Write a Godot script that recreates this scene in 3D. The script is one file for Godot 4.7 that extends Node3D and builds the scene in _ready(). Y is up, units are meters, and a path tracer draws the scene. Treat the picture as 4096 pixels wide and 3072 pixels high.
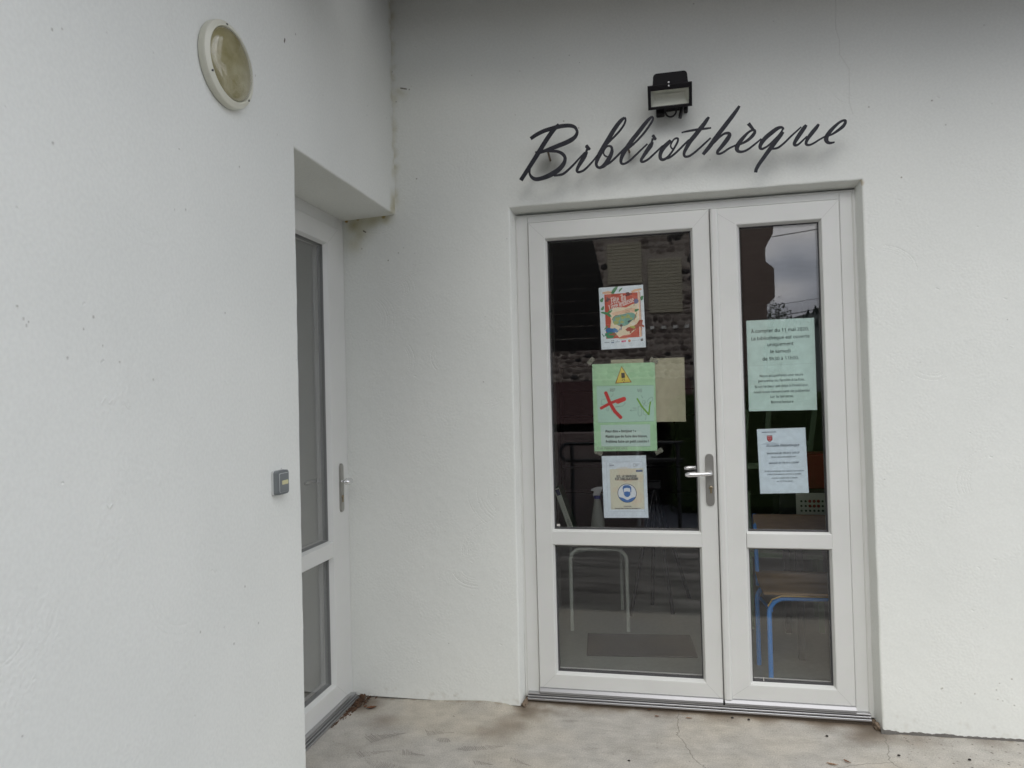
extends Node3D
# A white rendered library entrance under an overcast sky: x runs along the door wall, y is up, z comes out of the wall, metres.

var mats := {}
var taken := {}
var rng := RandomNumberGenerator.new()
const BACK := Transform3D(Basis(Vector3(1, 0, 0), Vector3(0, 1, 0), Vector3(0, 0, 1)), Vector3.ZERO)
const SIDE := Transform3D(Basis(Vector3(0, 0, 1), Vector3(0, 1, 0), Vector3(1, 0, 0)), Vector3.ZERO)


func _ready() -> void:
	rng.seed = 7
	var cam := Camera3D.new()
	cam.name = "camera"
	cam.rotation_order = EULER_ORDER_YXZ
	cam.position = Vector3(1.29855, 1.48663, 3.37155)
	cam.rotation = Vector3(0.0172999, 0.2111618, -0.0253902)
	cam.fov = 56.36436
	cam.near = 0.05
	cam.far = 2000.0
	add_child(cam)
	cam.current = true

	var env := Environment.new()
	env.background_mode = Environment.BG_SKY
	var sky := Sky.new()
	var pano := PanoramaSkyMaterial.new()
	pano.panorama = overcast()
	pano.energy_multiplier = 1.0
	sky.sky_material = pano
	env.sky = sky
	env.ambient_light_source = Environment.AMBIENT_SOURCE_SKY
	env.tonemap_mode = Environment.TONE_MAPPER_LINEAR
	env.tonemap_exposure = 1.53
	env.sdfgi_enabled = true
	env.ssao_enabled = true
	env.ssil_enabled = true
	var world := WorldEnvironment.new()
	world.name = "world_environment"
	world.environment = env
	add_child(world)

	var sun := DirectionalLight3D.new()
	sun.name = "sun"
	sun.light_energy = 0.25
	sun.light_angular_distance = 40.0
	sun.light_color = Color(1.0, 0.985, 0.955)
	sun.shadow_enabled = true
	sun.look_at_from_position(Vector3(0.7, 7.5, 6.6), Vector3.ZERO)
	add_child(sun)

	make_materials()
	ground()
	walls()
	eaves()
	interior()
	double_door()
	single_door()
	fittings()
	sign_lettering()
	notices()
	inside_things()
	floor_litter()
	across_the_yard()


# ------------------------------------------------------------------ sky and materials

func overcast() -> ImageTexture:
	var w := 768
	var h := 384
	var im := Image.create(w, h, false, Image.FORMAT_RGBF)
	var n := FastNoiseLite.new()
	n.seed = 89
	n.noise_type = FastNoiseLite.TYPE_SIMPLEX_SMOOTH
	n.frequency = 1.5
	n.fractal_octaves = 5
	n.fractal_gain = 0.5
	for j in h:
		var el := (0.5 - (j + 0.5) / h) * PI
		for i in w:
			var az := (i + 0.5) / w * TAU
			var d := Vector3(cos(el) * cos(az), sin(el), cos(el) * sin(az))
			var up := maxf(d.y, 0.0)
			var k := 0.5 + 0.95 * n.get_noise_3d(d.x * 2.2, up * 7.5 + 2.0, d.z * 2.2)
			k = clampf(k, 0.0, 1.0)
			var l := lerpf(0.70, 1.28, smoothstep(0.15, 0.8, k)) * (1.0 + 0.0 * up)
			l *= 1.0 + 0.30 * exp(-pow((up - 0.05) / 0.04, 2.0))
			var blue := Color(0.89, 0.955, 1.10).lerp(Color(1.0, 0.99, 1.0), smoothstep(0.3, 0.8, k))
			blue = blue.lerp(Color(1.03, 0.995, 1.0), exp(-pow(up / 0.1, 2.0)))
			im.set_pixel(i, j, Color(blue.r * l, blue.g * l, blue.b * l))
	return ImageTexture.create_from_image(im)


func lin(r: float, g: float, b: float) -> Color:
	return Color(r, g, b).linear_to_srgb()


func mat(called: String, c: Color, rough := 0.6, metal := 0.0) -> StandardMaterial3D:
	var m := StandardMaterial3D.new()
	m.resource_name = called
	m.albedo_color = c
	m.roughness = rough
	m.metallic = metal
	mats[called] = m
	return m


func noise_tex(freq: float, sd: int, ramp: Array, normal := 0.0, size := 512) -> NoiseTexture2D:
	var n := FastNoiseLite.new()
	n.seed = sd
	n.frequency = freq
	n.fractal_octaves = 4
	var t := NoiseTexture2D.new()
	t.width = size
	t.height = size
	t.seamless = true
	t.noise = n
	if normal > 0.0:
		t.as_normal_map = true
		t.bump_strength = normal
	if ramp.size() > 0:
		var g := Gradient.new()
		g.offsets = PackedFloat32Array([0.0, 1.0])
		g.colors = PackedColorArray([ramp[0], ramp[1]])
		t.color_ramp = g
	return t


func grained(called: String, a: Color, b: Color, freq: float, scale: float, rough := 0.7, bump := 0.0) -> StandardMaterial3D:
	var m := mat(called, Color.WHITE, rough)
	m.albedo_texture = noise_tex(freq, called.hash() % 1000, [a, b])
	m.uv1_triplanar = true
	m.uv1_world_triplanar = true
	m.uv1_scale = Vector3(scale, scale, scale)
	if bump > 0.0:
		m.heightmap_enabled = true
		m.heightmap_texture = noise_tex(freq * 1.7, called.hash() % 1000 + 5, [])
		m.heightmap_scale = bump
		m.heightmap_deep_parallax = false
	return m


func make_materials() -> void:
	var p := grained("white_pvc", lin(0.62, 0.625, 0.60), lin(0.66, 0.665, 0.64), 0.006, 0.9, 0.38)
	p.metallic_specular = 0.5
	mat("aluminium", lin(0.40, 0.40, 0.41), 0.45, 1.0)
	mat("dull_aluminium", lin(0.45, 0.45, 0.46), 0.42, 0.9)
	mat("satin_steel", lin(0.42, 0.41, 0.385), 0.38, 0.85)
	mat("polished_aluminium", lin(0.80, 0.80, 0.80), 0.27, 0.85)
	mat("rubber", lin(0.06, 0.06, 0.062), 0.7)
	mat("grey_seal", lin(0.17, 0.175, 0.17), 0.7)
	mat("sealant", lin(0.58, 0.58, 0.55), 0.6)
	mat("dark_slot", lin(0.012, 0.012, 0.012), 0.9)
	mat("brass", lin(0.30, 0.25, 0.17), 0.4, 0.8)
	var g := mat("glass", Color(1, 1, 1, 0.0), 0.0)
	g.transparency = BaseMaterial3D.TRANSPARENCY_ALPHA
	g.metallic_specular = 0.5
	g.cull_mode = BaseMaterial3D.CULL_DISABLED
	grained("letter_steel", lin(0.018, 0.019, 0.025), lin(0.036, 0.036, 0.044), 0.02, 3.0, 0.5, 0.0).metallic_specular = 0.3
	grained("rusty_pin", lin(0.10, 0.075, 0.05), lin(0.16, 0.12, 0.08), 0.05, 8.0, 0.8)
	mat("black_enamel", lin(0.010, 0.009, 0.0105), 0.6).metallic_specular = 0.3
	mat("black_cable", lin(0.012, 0.012, 0.012), 0.5)
	var refl := mat("lamp_reflector", lin(0.60, 0.62, 0.53), 0.4, 0.15)
	refl.normal_enabled = true
	refl.normal_texture = noise_tex(0.12, 4, [], 6.0, 256)
	refl.normal_scale = 0.6
	refl.uv1_triplanar = true
	refl.uv1_scale = Vector3(9, 9, 9)
	mat("lamp_ring", lin(0.68, 0.675, 0.57), 0.35)
	var lens := grained("lamp_dome", lin(0.26, 0.23, 0.105), lin(0.42, 0.395, 0.25), 0.01, 3.0, 0.22)
	lens.clearcoat_enabled = true
	lens.clearcoat = 1.0
	lens.clearcoat_roughness = 0.04
	var lg := mat("lamp_glass", Color(0.8, 0.75, 0.5, 0.04), 0.05)
	lg.transparency = BaseMaterial3D.TRANSPARENCY_ALPHA
	lg.cull_mode = BaseMaterial3D.CULL_DISABLED
	mat("bell_grey", lin(0.165, 0.18, 0.185), 0.5)
	mat("bell_light", lin(0.50, 0.51, 0.50), 0.5)
	mat("bell_label", lin(0.58, 0.55, 0.32), 0.5)
	mat("tape", Color(0.55, 0.56, 0.5, 0.45), 0.5).transparency = BaseMaterial3D.TRANSPARENCY_ALPHA
	mat("ink", lin(0.012, 0.013, 0.014), 0.8)
	mat("grey_ink", lin(0.025, 0.028, 0.028), 0.8)
	mat("white_ink", lin(0.75, 0.73, 0.68), 0.8)
	mat("navy_ink", lin(0.012, 0.02, 0.06), 0.8)
	mat("pencil", lin(0.22, 0.24, 0.22), 0.9)
	grained("eave_boards", lin(0.11, 0.088, 0.066), lin(0.19, 0.155, 0.12), 0.01, 2.5, 0.75, 0.1)
	grained("room_wall", lin(0.30, 0.29, 0.26), lin(0.34, 0.33, 0.30), 0.01, 0.7, 0.9)
	grained("partition", lin(0.42, 0.45, 0.42), lin(0.48, 0.50, 0.47), 0.01, 0.7, 0.85)
	grained("lobby_wall", lin(0.55, 0.54, 0.50), lin(0.60, 0.59, 0.55), 0.01, 0.7, 0.9)
	grained("lino", lin(0.24, 0.26, 0.235), lin(0.29, 0.31, 0.285), 0.03, 1.5, 0.35)
	grained("mat_fibre", lin(0.03, 0.026, 0.03), lin(0.05, 0.044, 0.05), 0.25, 6.0, 0.95, 0.3)
	mat("pale_tube", lin(0.56, 0.61, 0.54), 0.35)
	mat("blue_tube", lin(0.06, 0.30, 0.78), 0.3)
	mat("green_tube", lin(0.24, 0.36, 0.22), 0.5)
	mat("dark_tube", lin(0.014, 0.016, 0.02), 0.4)
	var wd := grained("seat_wood", lin(0.25, 0.165, 0.075), lin(0.33, 0.225, 0.11), 0.012, 3.0, 0.4)
	wd.uv1_scale = Vector3(2, 9, 9)
	mat("yellow_edge", lin(0.52, 0.38, 0.14), 0.5)
	mat("beige_top", lin(0.42, 0.40, 0.34), 0.5)
	mat("red_plastic", lin(0.26, 0.03, 0.022), 0.4)
	mat("green_board", lin(0.022, 0.055, 0.022), 0.6)
	mat("spine", lin(0.50, 0.55, 0.47), 0.6)
	mat("bottle_white", lin(0.62, 0.65, 0.66), 0.4)
	mat("bottle_body", lin(0.30, 0.33, 0.30), 0.35)
	mat("bottle_blue", lin(0.03, 0.05, 0.22), 0.4)
	mat("bottle_green", lin(0.35, 0.40, 0.20), 0.6)
	mat("shelf_wood", lin(0.10, 0.065, 0.035), 0.6)
	grained("leaf_brown", lin(0.10, 0.035, 0.015), lin(0.22, 0.095, 0.04), 0.08, 20.0, 0.8)
	grained("leaf_tan", lin(0.20, 0.10, 0.045), lin(0.33, 0.19, 0.10), 0.08, 20.0, 0.8)
	mat("grit", lin(0.03, 0.026, 0.022), 0.9)
	grained("debris", lin(0.045, 0.025, 0.015), lin(0.16, 0.085, 0.045), 0.1, 30.0, 0.9)
	grained("dirt_gap", lin(0.05, 0.038, 0.028), lin(0.15, 0.12, 0.09), 0.05, 9.0, 0.95)
	grained("old_mortar", lin(0.13, 0.125, 0.115), lin(0.24, 0.225, 0.2), 0.06, 7.0, 0.95, 0.6)
	grained("brown_mortar", lin(0.20, 0.14, 0.09), lin(0.36, 0.29, 0.22), 0.08, 9.0, 0.95, 0.5)
	grained("stone_mortar", lin(0.36, 0.315, 0.27), lin(0.45, 0.40, 0.345), 0.05, 0.5, 0.95)
	var rs := mat("rubble", Color.WHITE, 0.9)
	rs.vertex_color_use_as_albedo = true
	grained("quoin", lin(0.17, 0.13, 0.11), lin(0.24, 0.18, 0.15), 0.03, 0.7, 0.9)
	mat("shutter", lin(0.50, 0.46, 0.34), 0.7)
	mat("vent_white", lin(0.8, 0.8, 0.75), 0.6)
	grained("dark_timber", lin(0.010, 0.009, 0.009), lin(0.02, 0.017, 0.016), 0.03, 1.0, 0.9)
	grained("roof_tile", lin(0.055, 0.026, 0.026), lin(0.11, 0.05, 0.046), 0.05, 1.2, 0.85)
	grained("pink_render", lin(0.19, 0.145, 0.14), lin(0.25, 0.19, 0.18), 0.02, 0.6, 0.9)
	mat("galvanised", lin(0.45, 0.45, 0.45), 0.5, 0.6)
	grained("asphalt", lin(0.045, 0.05, 0.065), lin(0.085, 0.09, 0.11), 0.06, 0.6, 0.85)
	var gr := grained("streaked_concrete", lin(0.05, 0.047, 0.043), lin(0.36, 0.335, 0.31), 0.012, 1.0, 0.9)
	gr.uv1_scale = Vector3(0.22, 1.0, 1.3)
	mat("bark", lin(0.10, 0.085, 0.07), 0.9)
	var lf := mat("leaf", Color.WHITE, 0.7)
	lf.vertex_color_use_as_albedo = true
	lf.metallic_specular = 0.1
	lf.cull_mode = BaseMaterial3D.CULL_DISABLED
	grained("forest", lin(0.016, 0.026, 0.024), lin(0.035, 0.05, 0.045), 0.05, 0.02, 0.95)
	mat("fir", lin(0.014, 0.024, 0.02), 0.95)
	mat("wire_black", lin(0.012, 0.012, 0.014), 0.6)


# ------------------------------------------------------------------ shapes

func start() -> SurfaceTool:
	var st := SurfaceTool.new()
	st.begin(Mesh.PRIMITIVE_TRIANGLES)
	st.set_smooth_group(-1)
	return st


func face(st: SurfaceTool, pts: Array, inside: Vector3, uvs: Array = []) -> void:
	var n: Vector3 = (pts[1] - pts[0]).cross(pts[2] - pts[0])
	var mid := Vector3.ZERO
	for p in pts:
		mid += p
	mid /= pts.size()
	var flip := n.dot(mid - inside) < 0.0
	for k in range(1, pts.size() - 1):
		for i in ([0, k, k + 1] if flip else [0, k + 1, k]):
			if uvs.size():
				st.set_uv(uvs[i])
			st.add_vertex(pts[i])


func bx(st: SurfaceTool, a: Vector3, b: Vector3, bev := 0.0) -> void:
	var lo := Vector3(minf(a.x, b.x), minf(a.y, b.y), minf(a.z, b.z))
	var hi := Vector3(maxf(a.x, b.x), maxf(a.y, b.y), maxf(a.z, b.z))
	var c := (lo + hi) / 2
	var e := (hi - lo) / 2
	bev = minf(bev, minf(e.x, minf(e.y, e.z)) * 0.9)
	obx(st, Transform3D(Basis.IDENTITY, c), e, bev)


func obx(st: SurfaceTool, t: Transform3D, e: Vector3, bev := 0.0) -> void:
	var c := t.origin
	for ax in 3:
		var u := (ax + 1) % 3
		var v := (ax + 2) % 3
		for s in [-1.0, 1.0]:
			var pts := []
			for q in [[-1, -1], [1, -1], [1, 1], [-1, 1]]:
				var p := Vector3.ZERO
				p[ax] = s * e[ax]
				p[u] = q[0] * (e[u] - bev)
				p[v] = q[1] * (e[v] - bev)
				pts.append(t * p)
			face(st, pts, c)
		if bev > 0.0:
			for su in [-1.0, 1.0]:
				for sv in [-1.0, 1.0]:
					var pts := []
					for q in [[-1, 0], [1, 0], [1, 1], [-1, 1]]:
						var p := Vector3.ZERO
						p[ax] = q[0] * (e[ax] - bev)
						p[u] = su * (e[u] - (bev if q[1] == 1 else 0.0))
						p[v] = sv * (e[v] - (0.0 if q[1] == 1 else bev))
						pts.append(t * p)
					face(st, pts, c)
	if bev > 0.0:
		for sx in [-1.0, 1.0]:
			for sy in [-1.0, 1.0]:
				for sz in [-1.0, 1.0]:
					var s := Vector3(sx, sy, sz)
					var pts := []
					for ax in 3:
						var p := e - Vector3(bev, bev, bev)
						p[ax] = e[ax]
						pts.append(t * (p * s))
					face(st, pts, c)


func tube(st: SurfaceTool, path: Array, radius, sides := 10, flat := 1.0) -> void:
	st.set_smooth_group(0)
	var rings := []
	var up := Vector3(0, 1, 0)
	for i in path.size():
		var d: Vector3 = (path[mini(i + 1, path.size() - 1)] - path[maxi(i - 1, 0)]).normalized()
		if absf(d.dot(up)) > 0.95:
			up = Vector3(1, 0, 0) if absf(d.x) < 0.7 else Vector3(0, 0, 1)
		var x := up.cross(d).normalized()
		var y := d.cross(x).normalized()
		up = y
		var r: float = radius[i] if radius is Array else radius
		var ring := []
		for k in sides:
			var a := TAU * k / sides
			ring.append(path[i] + x * cos(a) * r * flat + y * sin(a) * r)
		rings.append(ring)
	for i in rings.size() - 1:
		var mid: Vector3 = (path[i] + path[i + 1]) / 2
		for k in sides:
			var l := (k + 1) % sides
			face(st, [rings[i][k], rings[i][l], rings[i + 1][l], rings[i + 1][k]], mid)
	st.set_smooth_group(-1)
	face(st, rings[0], path[1])
	face(st, rings[-1], path[-2])


func lathe(st: SurfaceTool, prof: Array, t: Transform3D, sides := 64, smooth := true) -> void:
	st.set_smooth_group(0 if smooth else -1)
	for i in prof.size() - 1:
		var p: Vector2 = prof[i]
		var q: Vector2 = prof[i + 1]
		var inside := t * Vector3(0, 0, (p.y + q.y) / 2 - 0.03)
		for k in sides:
			var a := TAU * k / sides
			var b := TAU * (k + 1) / sides
			var pts := [t * Vector3(cos(a) * p.x, sin(a) * p.x, p.y), t * Vector3(cos(b) * p.x, sin(b) * p.x, p.y), t * Vector3(cos(b) * q.x, sin(b) * q.x, q.y), t * Vector3(cos(a) * q.x, sin(a) * q.x, q.y)]
			if p.x < 0.00001:
				pts.remove_at(0)
			elif q.x < 0.00001:
				pts.remove_at(3)
			face(st, pts, inside)
	st.set_smooth_group(-1)


# a mitred frame between two rectangles (x, y, far x, far y); prof lists (share of the way inward, height)
func ring(st: SurfaceTool, t: Transform3D, o: Vector4, i: Vector4, prof: Array) -> void:
	var corner := func(k: int, s: float) -> Vector2:
		var x0 := lerpf(o.x, i.x, s)
		var y0 := lerpf(o.y, i.y, s)
		var x1 := lerpf(o.z, i.z, s)
		var y1 := lerpf(o.w, i.w, s)
		return [Vector2(x0, y0), Vector2(x1, y0), Vector2(x1, y1), Vector2(x0, y1)][k]
	var low := 1e9
	for p in prof:
		low = minf(low, p[1])
	for k in 4:
		var l := (k + 1) % 4
		var ma: Vector2 = (corner.call(k, 0.5) + corner.call(l, 0.5)) / 2
		var inside := t * Vector3(ma.x, ma.y, low - 0.002)
		for j in prof.size() - 1:
			var pts := []
			for e in [[k, j], [l, j], [l, j + 1], [k, j + 1]]:
				var c: Vector2 = corner.call(e[0], prof[e[1]][0])
				pts.append(t * Vector3(c.x, c.y, prof[e[1]][1]))
			face(st, pts, inside)


func slab(st: SurfaceTool, t: Transform3D, pts: Array, z0: float, z1: float) -> void:
	# a convex outline with thickness
	var mid := Vector2.ZERO
	for p in pts:
		mid += p
	mid /= pts.size()
	var c := t * Vector3(mid.x, mid.y, (z0 + z1) / 2)
	var a := []
	var b := []
	for p in pts:
		a.append(t * Vector3(p.x, p.y, z0))
		b.append(t * Vector3(p.x, p.y, z1))
	face(st, a, c)
	face(st, b, c)
	for k in pts.size():
		var l := (k + 1) % pts.size()
		face(st, [a[k], a[l], b[l], b[k]], c)


func capsule_outline(x0: float, x1: float, y0: float, y1: float, n := 8) -> Array:
	var r := (x1 - x0) / 2
	var out := []
	for k in n + 1:
		var a := PI * k / n
		out.append(Vector2(x0 + r + cos(a) * r, y1 - r + sin(a) * r))
	for k in n + 1:
		var a := PI + PI * k / n
		out.append(Vector2(x0 + r + cos(a) * r, y0 + r + sin(a) * r))
	return out


func rounded_rect(x0: float, y0: float, x1: float, y1: float, r: float) -> Array:
	var out := []
	for c in [[x1 - r, y1 - r, 0.0], [x0 + r, y1 - r, 0.5], [x0 + r, y0 + r, 1.0], [x1 - r, y0 + r, 1.5]]:
		for k in 5:
			var a: float = PI * (c[2] + 0.125 * k)
			out.append(Vector2(c[0] + cos(a) * r, c[1] + sin(a) * r))
	return out


func numbered(called: String) -> String:
	var n: int = taken.get(called, 0)
	taken[called] = n + 1
	return called if n == 0 else "%s_%03d" % [called, n]


func obj(called: String, st: SurfaceTool, material, parent: Node = self, normals := true) -> MeshInstance3D:
	var o := MeshInstance3D.new()
	if parent == self:
		o.name = numbered(called)
	else:
		var n := called
		var k := 0
		while parent.has_node(NodePath(n)):
			k += 1
			n = "%s_%03d" % [called, k]
		o.name = n
	if normals:
		st.generate_normals()
	o.mesh = st.commit()
	o.material_override = mats[material] if material is String else material
	parent.add_child(o, true)
	return o


func tag(o: Node, label: String, category := "", group := "", kind := "") -> Node:
	if label:
		o.set_meta("label", label)
	if category:
		o.set_meta("category", category)
	if group:
		o.set_meta("group", group)
	if kind:
		o.set_meta("kind", kind)
	return o


func thing(called: String, label: String, category: String, at := Vector3.ZERO, turn := 0.0, group := "") -> Node3D:
	var o := Node3D.new()
	o.name = numbered(called)
	add_child(o)
	o.position = at
	o.rotation.y = turn
	tag(o, label, category, group)
	return o


func struct(called: String, st: SurfaceTool, material, label := "") -> MeshInstance3D:
	var o := obj(called, st, material)
	tag(o, label, "", "", "structure")
	return o


# ------------------------------------------------------------------ painting of flat prints and stains

func dab(im: Image, p: Vector2, r: float, c: Color, soft := 0.0) -> void:
	var R := int(ceil(r)) + 1
	for j in range(maxi(0, int(p.y) - R), mini(im.get_height(), int(p.y) + R + 1)):
		for i in range(maxi(0, int(p.x) - R), mini(im.get_width(), int(p.x) + R + 1)):
			var d := Vector2(i + 0.5, j + 0.5).distance_to(p)
			var a := clampf(r - d + 0.5, 0.0, 1.0) if soft == 0.0 else pow(clampf(1.0 - d / r, 0.0, 1.0), soft)
			if a > 0.0:
				im.set_pixel(i, j, im.get_pixel(i, j).lerp(Color(c.r, c.g, c.b), a * c.a))


func stroke(im: Image, pts: Array, w: float, c: Color) -> void:
	var s := Vector2(im.get_width(), im.get_height())
	for k in pts.size() - 1:
		var a: Vector2 = pts[k] * s
		var b: Vector2 = pts[k + 1] * s
		var n := maxi(1, int(a.distance_to(b) / maxf(0.5, w * 0.35)))
		for i in n + 1:
			dab(im, a.lerp(b, float(i) / n), w / 2, c)


func fill_poly(im: Image, pts: Array, c: Color) -> void:
	var w := im.get_width()
	var h := im.get_height()
	var lo := 1.0
	var hi := 0.0
	for p in pts:
		lo = minf(lo, p.y)
		hi = maxf(hi, p.y)
	for j in range(maxi(0, int(lo * h)), mini(h, int(hi * h) + 1)):
		var y := (j + 0.5) / h
		var xs := []
		for k in pts.size():
			var a: Vector2 = pts[k]
			var b: Vector2 = pts[(k + 1) % pts.size()]
			if (a.y <= y) != (b.y <= y):
				xs.append(a.x + (y - a.y) / (b.y - a.y) * (b.x - a.x))
		xs.sort()
		for k in range(0, xs.size() - 1, 2):
			for i in range(maxi(0, int(xs[k] * w)), mini(w, int(xs[k + 1] * w))):
				im.set_pixel(i, j, im.get_pixel(i, j).lerp(Color(c.r, c.g, c.b), c.a))


func P(a: Array) -> Array:
	var out := []
	for k in range(0, a.size(), 2):
		out.append(Vector2(a[k], a[k + 1]))
	return out


func blob(im: Image, cx: float, cy: float, rx: float, ry: float, c: Color, wob := 0.0, turn := 0.0) -> void:
	var pts := []
	for k in 28:
		var a := TAU * k / 28
		var r := 1.0 + wob * (sin(a * 3 + cx * 40) * 0.6 + sin(a * 5 + cy * 60) * 0.4)
		pts.append(Vector2(cx, cy) + Vector2(cos(a) * rx * r, sin(a) * ry * r).rotated(turn))
	fill_poly(im, pts, c)


func noise_bytes(size_x: int, size_y: int, freq: float, sd: int, oct := 4, ridged := false) -> PackedByteArray:
	var n := FastNoiseLite.new()
	n.seed = sd
	n.frequency = freq
	n.fractal_octaves = oct
	if ridged:
		n.fractal_type = FastNoiseLite.FRACTAL_RIDGED
	var im := n.get_image(size_x, size_y)
	im.convert(Image.FORMAT_L8)
	return im.get_data()


# ------------------------------------------------------------------ ground

func ground() -> void:
	# the concrete terrace by the doors: its own map of stains, cracks and trowel marks, 2.5 mm a texel
	var W := 1480
	var H := 640
	var X0 := -0.4
	var X1 := 3.3
	var Z0 := -0.2
	var Z1 := 1.4
	var im := Image.create(W, H, false, Image.FORMAT_RGB8)
	var a := noise_bytes(W, H, 0.006, 21)
	var b := noise_bytes(W, H, 0.025, 22)
	var c := noise_bytes(W, H, 0.35, 23, 2)
	var d := noise_bytes(W, H, 0.003, 24, 3)
	var bytes := PackedByteArray()
	bytes.resize(W * H * 3)
	var warm := lin(0.47, 0.43, 0.36)
	var grey := lin(0.44, 0.418, 0.375)
	var dull := lin(0.345, 0.322, 0.28)
	for k in W * H:
		var t := a[k] / 255.0
		var u := b[k] / 255.0
		var col := grey.lerp(warm, clampf((d[k] / 255.0 - 0.35) * 2.2, 0.0, 1.0)).lerp(dull, clampf((t - 0.55) * 1.3, 0.0, 0.5))
		var f := 1.0 + (u - 0.5) * 0.12 + (c[k] / 255.0 - 0.5) * 0.26
		bytes[k * 3] = int(clampf(col.r * f, 0, 1) * 255)
		bytes[k * 3 + 1] = int(clampf(col.g * f, 0, 1) * 255)
		bytes[k * 3 + 2] = int(clampf(col.b * f, 0, 1) * 255)
	im.set_data(W, H, false, Image.FORMAT_RGB8, bytes)
	var px := func(x: float, z: float) -> Vector2: return Vector2((x - X0) / (X1 - X0) * W, (z - Z0) / (Z1 - Z0) * H)
	var nrm := func(x: float, z: float) -> Vector2: return Vector2((x - X0) / (X1 - X0), (z - Z0) / (Z1 - Z0))
	# brown run-off stains by the door feet and the corner
	var brown := lin(0.11, 0.072, 0.04)
	var soot := lin(0.075, 0.066, 0.058)
	for s in [[0.60, -0.01, 50, 0.75], [0.655, 0.045, 42, 0.5], [0.63, 0.09, 40, 0.3], [0.73, 0.0, 45, 0.3], [0.58, 0.18, 60, 0.3], [0.50, 0.27, 70, 0.28], [-0.2, 0.07, 55, 0.7], [-0.16, 0.1, 60, 0.4], [2.15, -0.04, 60, 0.8], [2.12, 0.02, 70, 0.45], [2.05, 0.09, 50, 0.35], [1.96, -0.06, 60, 0.5], [1.73, -0.06, 60, 0.35], [1.49, -0.04, 60, 0.45], [1.2, -0.06, 70, 0.4], [0.95, -0.06, 60, 0.35], [0.02, 0.24, 80, 0.22], [2.3, 0.05, 70, 0.25], [2.6, 0.02, 60, 0.25]]:
		for n in 9:
			dab(im, px.call(s[0] + rng.randf_range(-0.07, 0.07), s[1] + rng.randf_range(-0.035, 0.035)), s[2] * rng.randf_range(0.2, 0.75), Color(brown.lerp(soot, rng.randf() * 0.6), s[3] * 0.4), 1.4)
	for x in range(0, 80):
		dab(im, px.call(0.6 + 1.55 * x / 80.0, -0.055 + rng.randf_range(-0.01, 0.008)), rng.randf_range(8, 22), Color(brown, 0.5), 1.2)
	# trowel hatching left in the surface
	for hh in [[0.034, 0.358, 0.17, 0.10, 0.5], [0.217, 0.49, 0.1, 0.06, 0.5], [0.267, 0.297, 0.12, 0.06, 0.35], [0.45, 0.42, 0.13, 0.05, 0.5], [0.54, 0.379, 0.07, 0.05, 0.35], [0.677, 0.49, 0.1, 0.04, 0.4], [0.528, 0.525, 0.08, 0.04, 0.5], [0.306, 0.37, 0.06, 0.05, 0.45], [0.043, 0.51, 0.14, 0.07, 0.35], [0.826, 0.10, 0.07, 0.03, 0.25], [0.15, 0.62, 0.2, 0.06, 0.3], [0.95, 0.33, 0.08, 0.05, 0.18]]:
		dab(im, px.call(hh[0], hh[1]), hh[2] * 260, Color(lin(0.16, 0.145, 0.13), hh[4] * 0.28), 1.0)
		var turn := rng.randf_range(-0.7, 0.3)
		var n := int(hh[2] / 0.0075)
		var wedge := rng.randf() < 0.6
		for k in n:
			var along: float = (float(k) / n - 0.5) * hh[2]
			var half: float = hh[3] / 2 * ((1.0 - float(k) / n) if wedge else sqrt(maxf(0.05, 1.0 - pow(2.0 * k / n - 1.0, 2.0)))) * rng.randf_range(0.6, 1.0)
			var off: float = (hh[3] / 2 - half) * (0.8 if wedge else 0.0)
			var a0: Vector2 = Vector2(along, off - half).rotated(turn) + Vector2(hh[0], hh[1])
			var b0: Vector2 = Vector2(along + 0.012, off + half).rotated(turn) + Vector2(hh[0], hh[1])
			stroke(im, [nrm.call(a0.x, a0.y), nrm.call(b0.x, b0.y)], 1.1, Color(lin(0.10, 0.09, 0.08), hh[4] * rng.randf_range(0.3, 0.8)))
	# thin brown line where walls meet slab: contact shadow and dirt painted together
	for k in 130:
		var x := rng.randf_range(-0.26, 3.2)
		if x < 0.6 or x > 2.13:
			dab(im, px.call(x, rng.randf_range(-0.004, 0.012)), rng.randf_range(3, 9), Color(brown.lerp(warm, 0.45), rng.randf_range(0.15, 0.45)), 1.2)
	# cracks
	for path in [[1.316, -0.06, 1.309, 0.023, 1.313, 0.122, 1.300, 0.164, 1.331, 0.228, 1.353, 0.298, 1.377, 0.378, 1.41, 0.425, 1.43, 0.55, 1.47, 0.7], [2.167, 0.019, 2.16, 0.081, 2.152, 0.141, 2.13, 0.228, 2.14, 0.274, 2.2, 0.36, 2.22, 0.5], [2.14, 0.25, 2.047, 0.279, 1.978, 0.306, 1.9, 0.35]]:
		var pts := P(path)
		for k in pts.size() - 1:
			var prev: Vector2 = pts[k]
			for q in 6:
				var nx: Vector2 = pts[k].lerp(pts[k + 1], (q + 1) / 6.0) + Vector2(rng.randf_range(-0.006, 0.006), rng.randf_range(-0.003, 0.003)) * (0.0 if q == 5 else 1.0)
				stroke(im, [nrm.call(prev.x, prev.y), nrm.call(nx.x, nx.y)], 1.1, Color(lin(0.13, 0.12, 0.10), 0.38))
				prev = nx
	for k in 900:
		dab(im, Vector2(rng.randf() * W, rng.randf() * H), rng.randf_range(0.4, 1.0), Color(lin(0.62, 0.59, 0.53), rng.randf_range(0.15, 0.5)))
	for k in 1300:
		dab(im, Vector2(rng.randf() * W, rng.randf() * H), rng.randf_range(0.4, 1.0), Color(lin(0.07, 0.06, 0.05), rng.randf_range(0.1, 0.6)))
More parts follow.
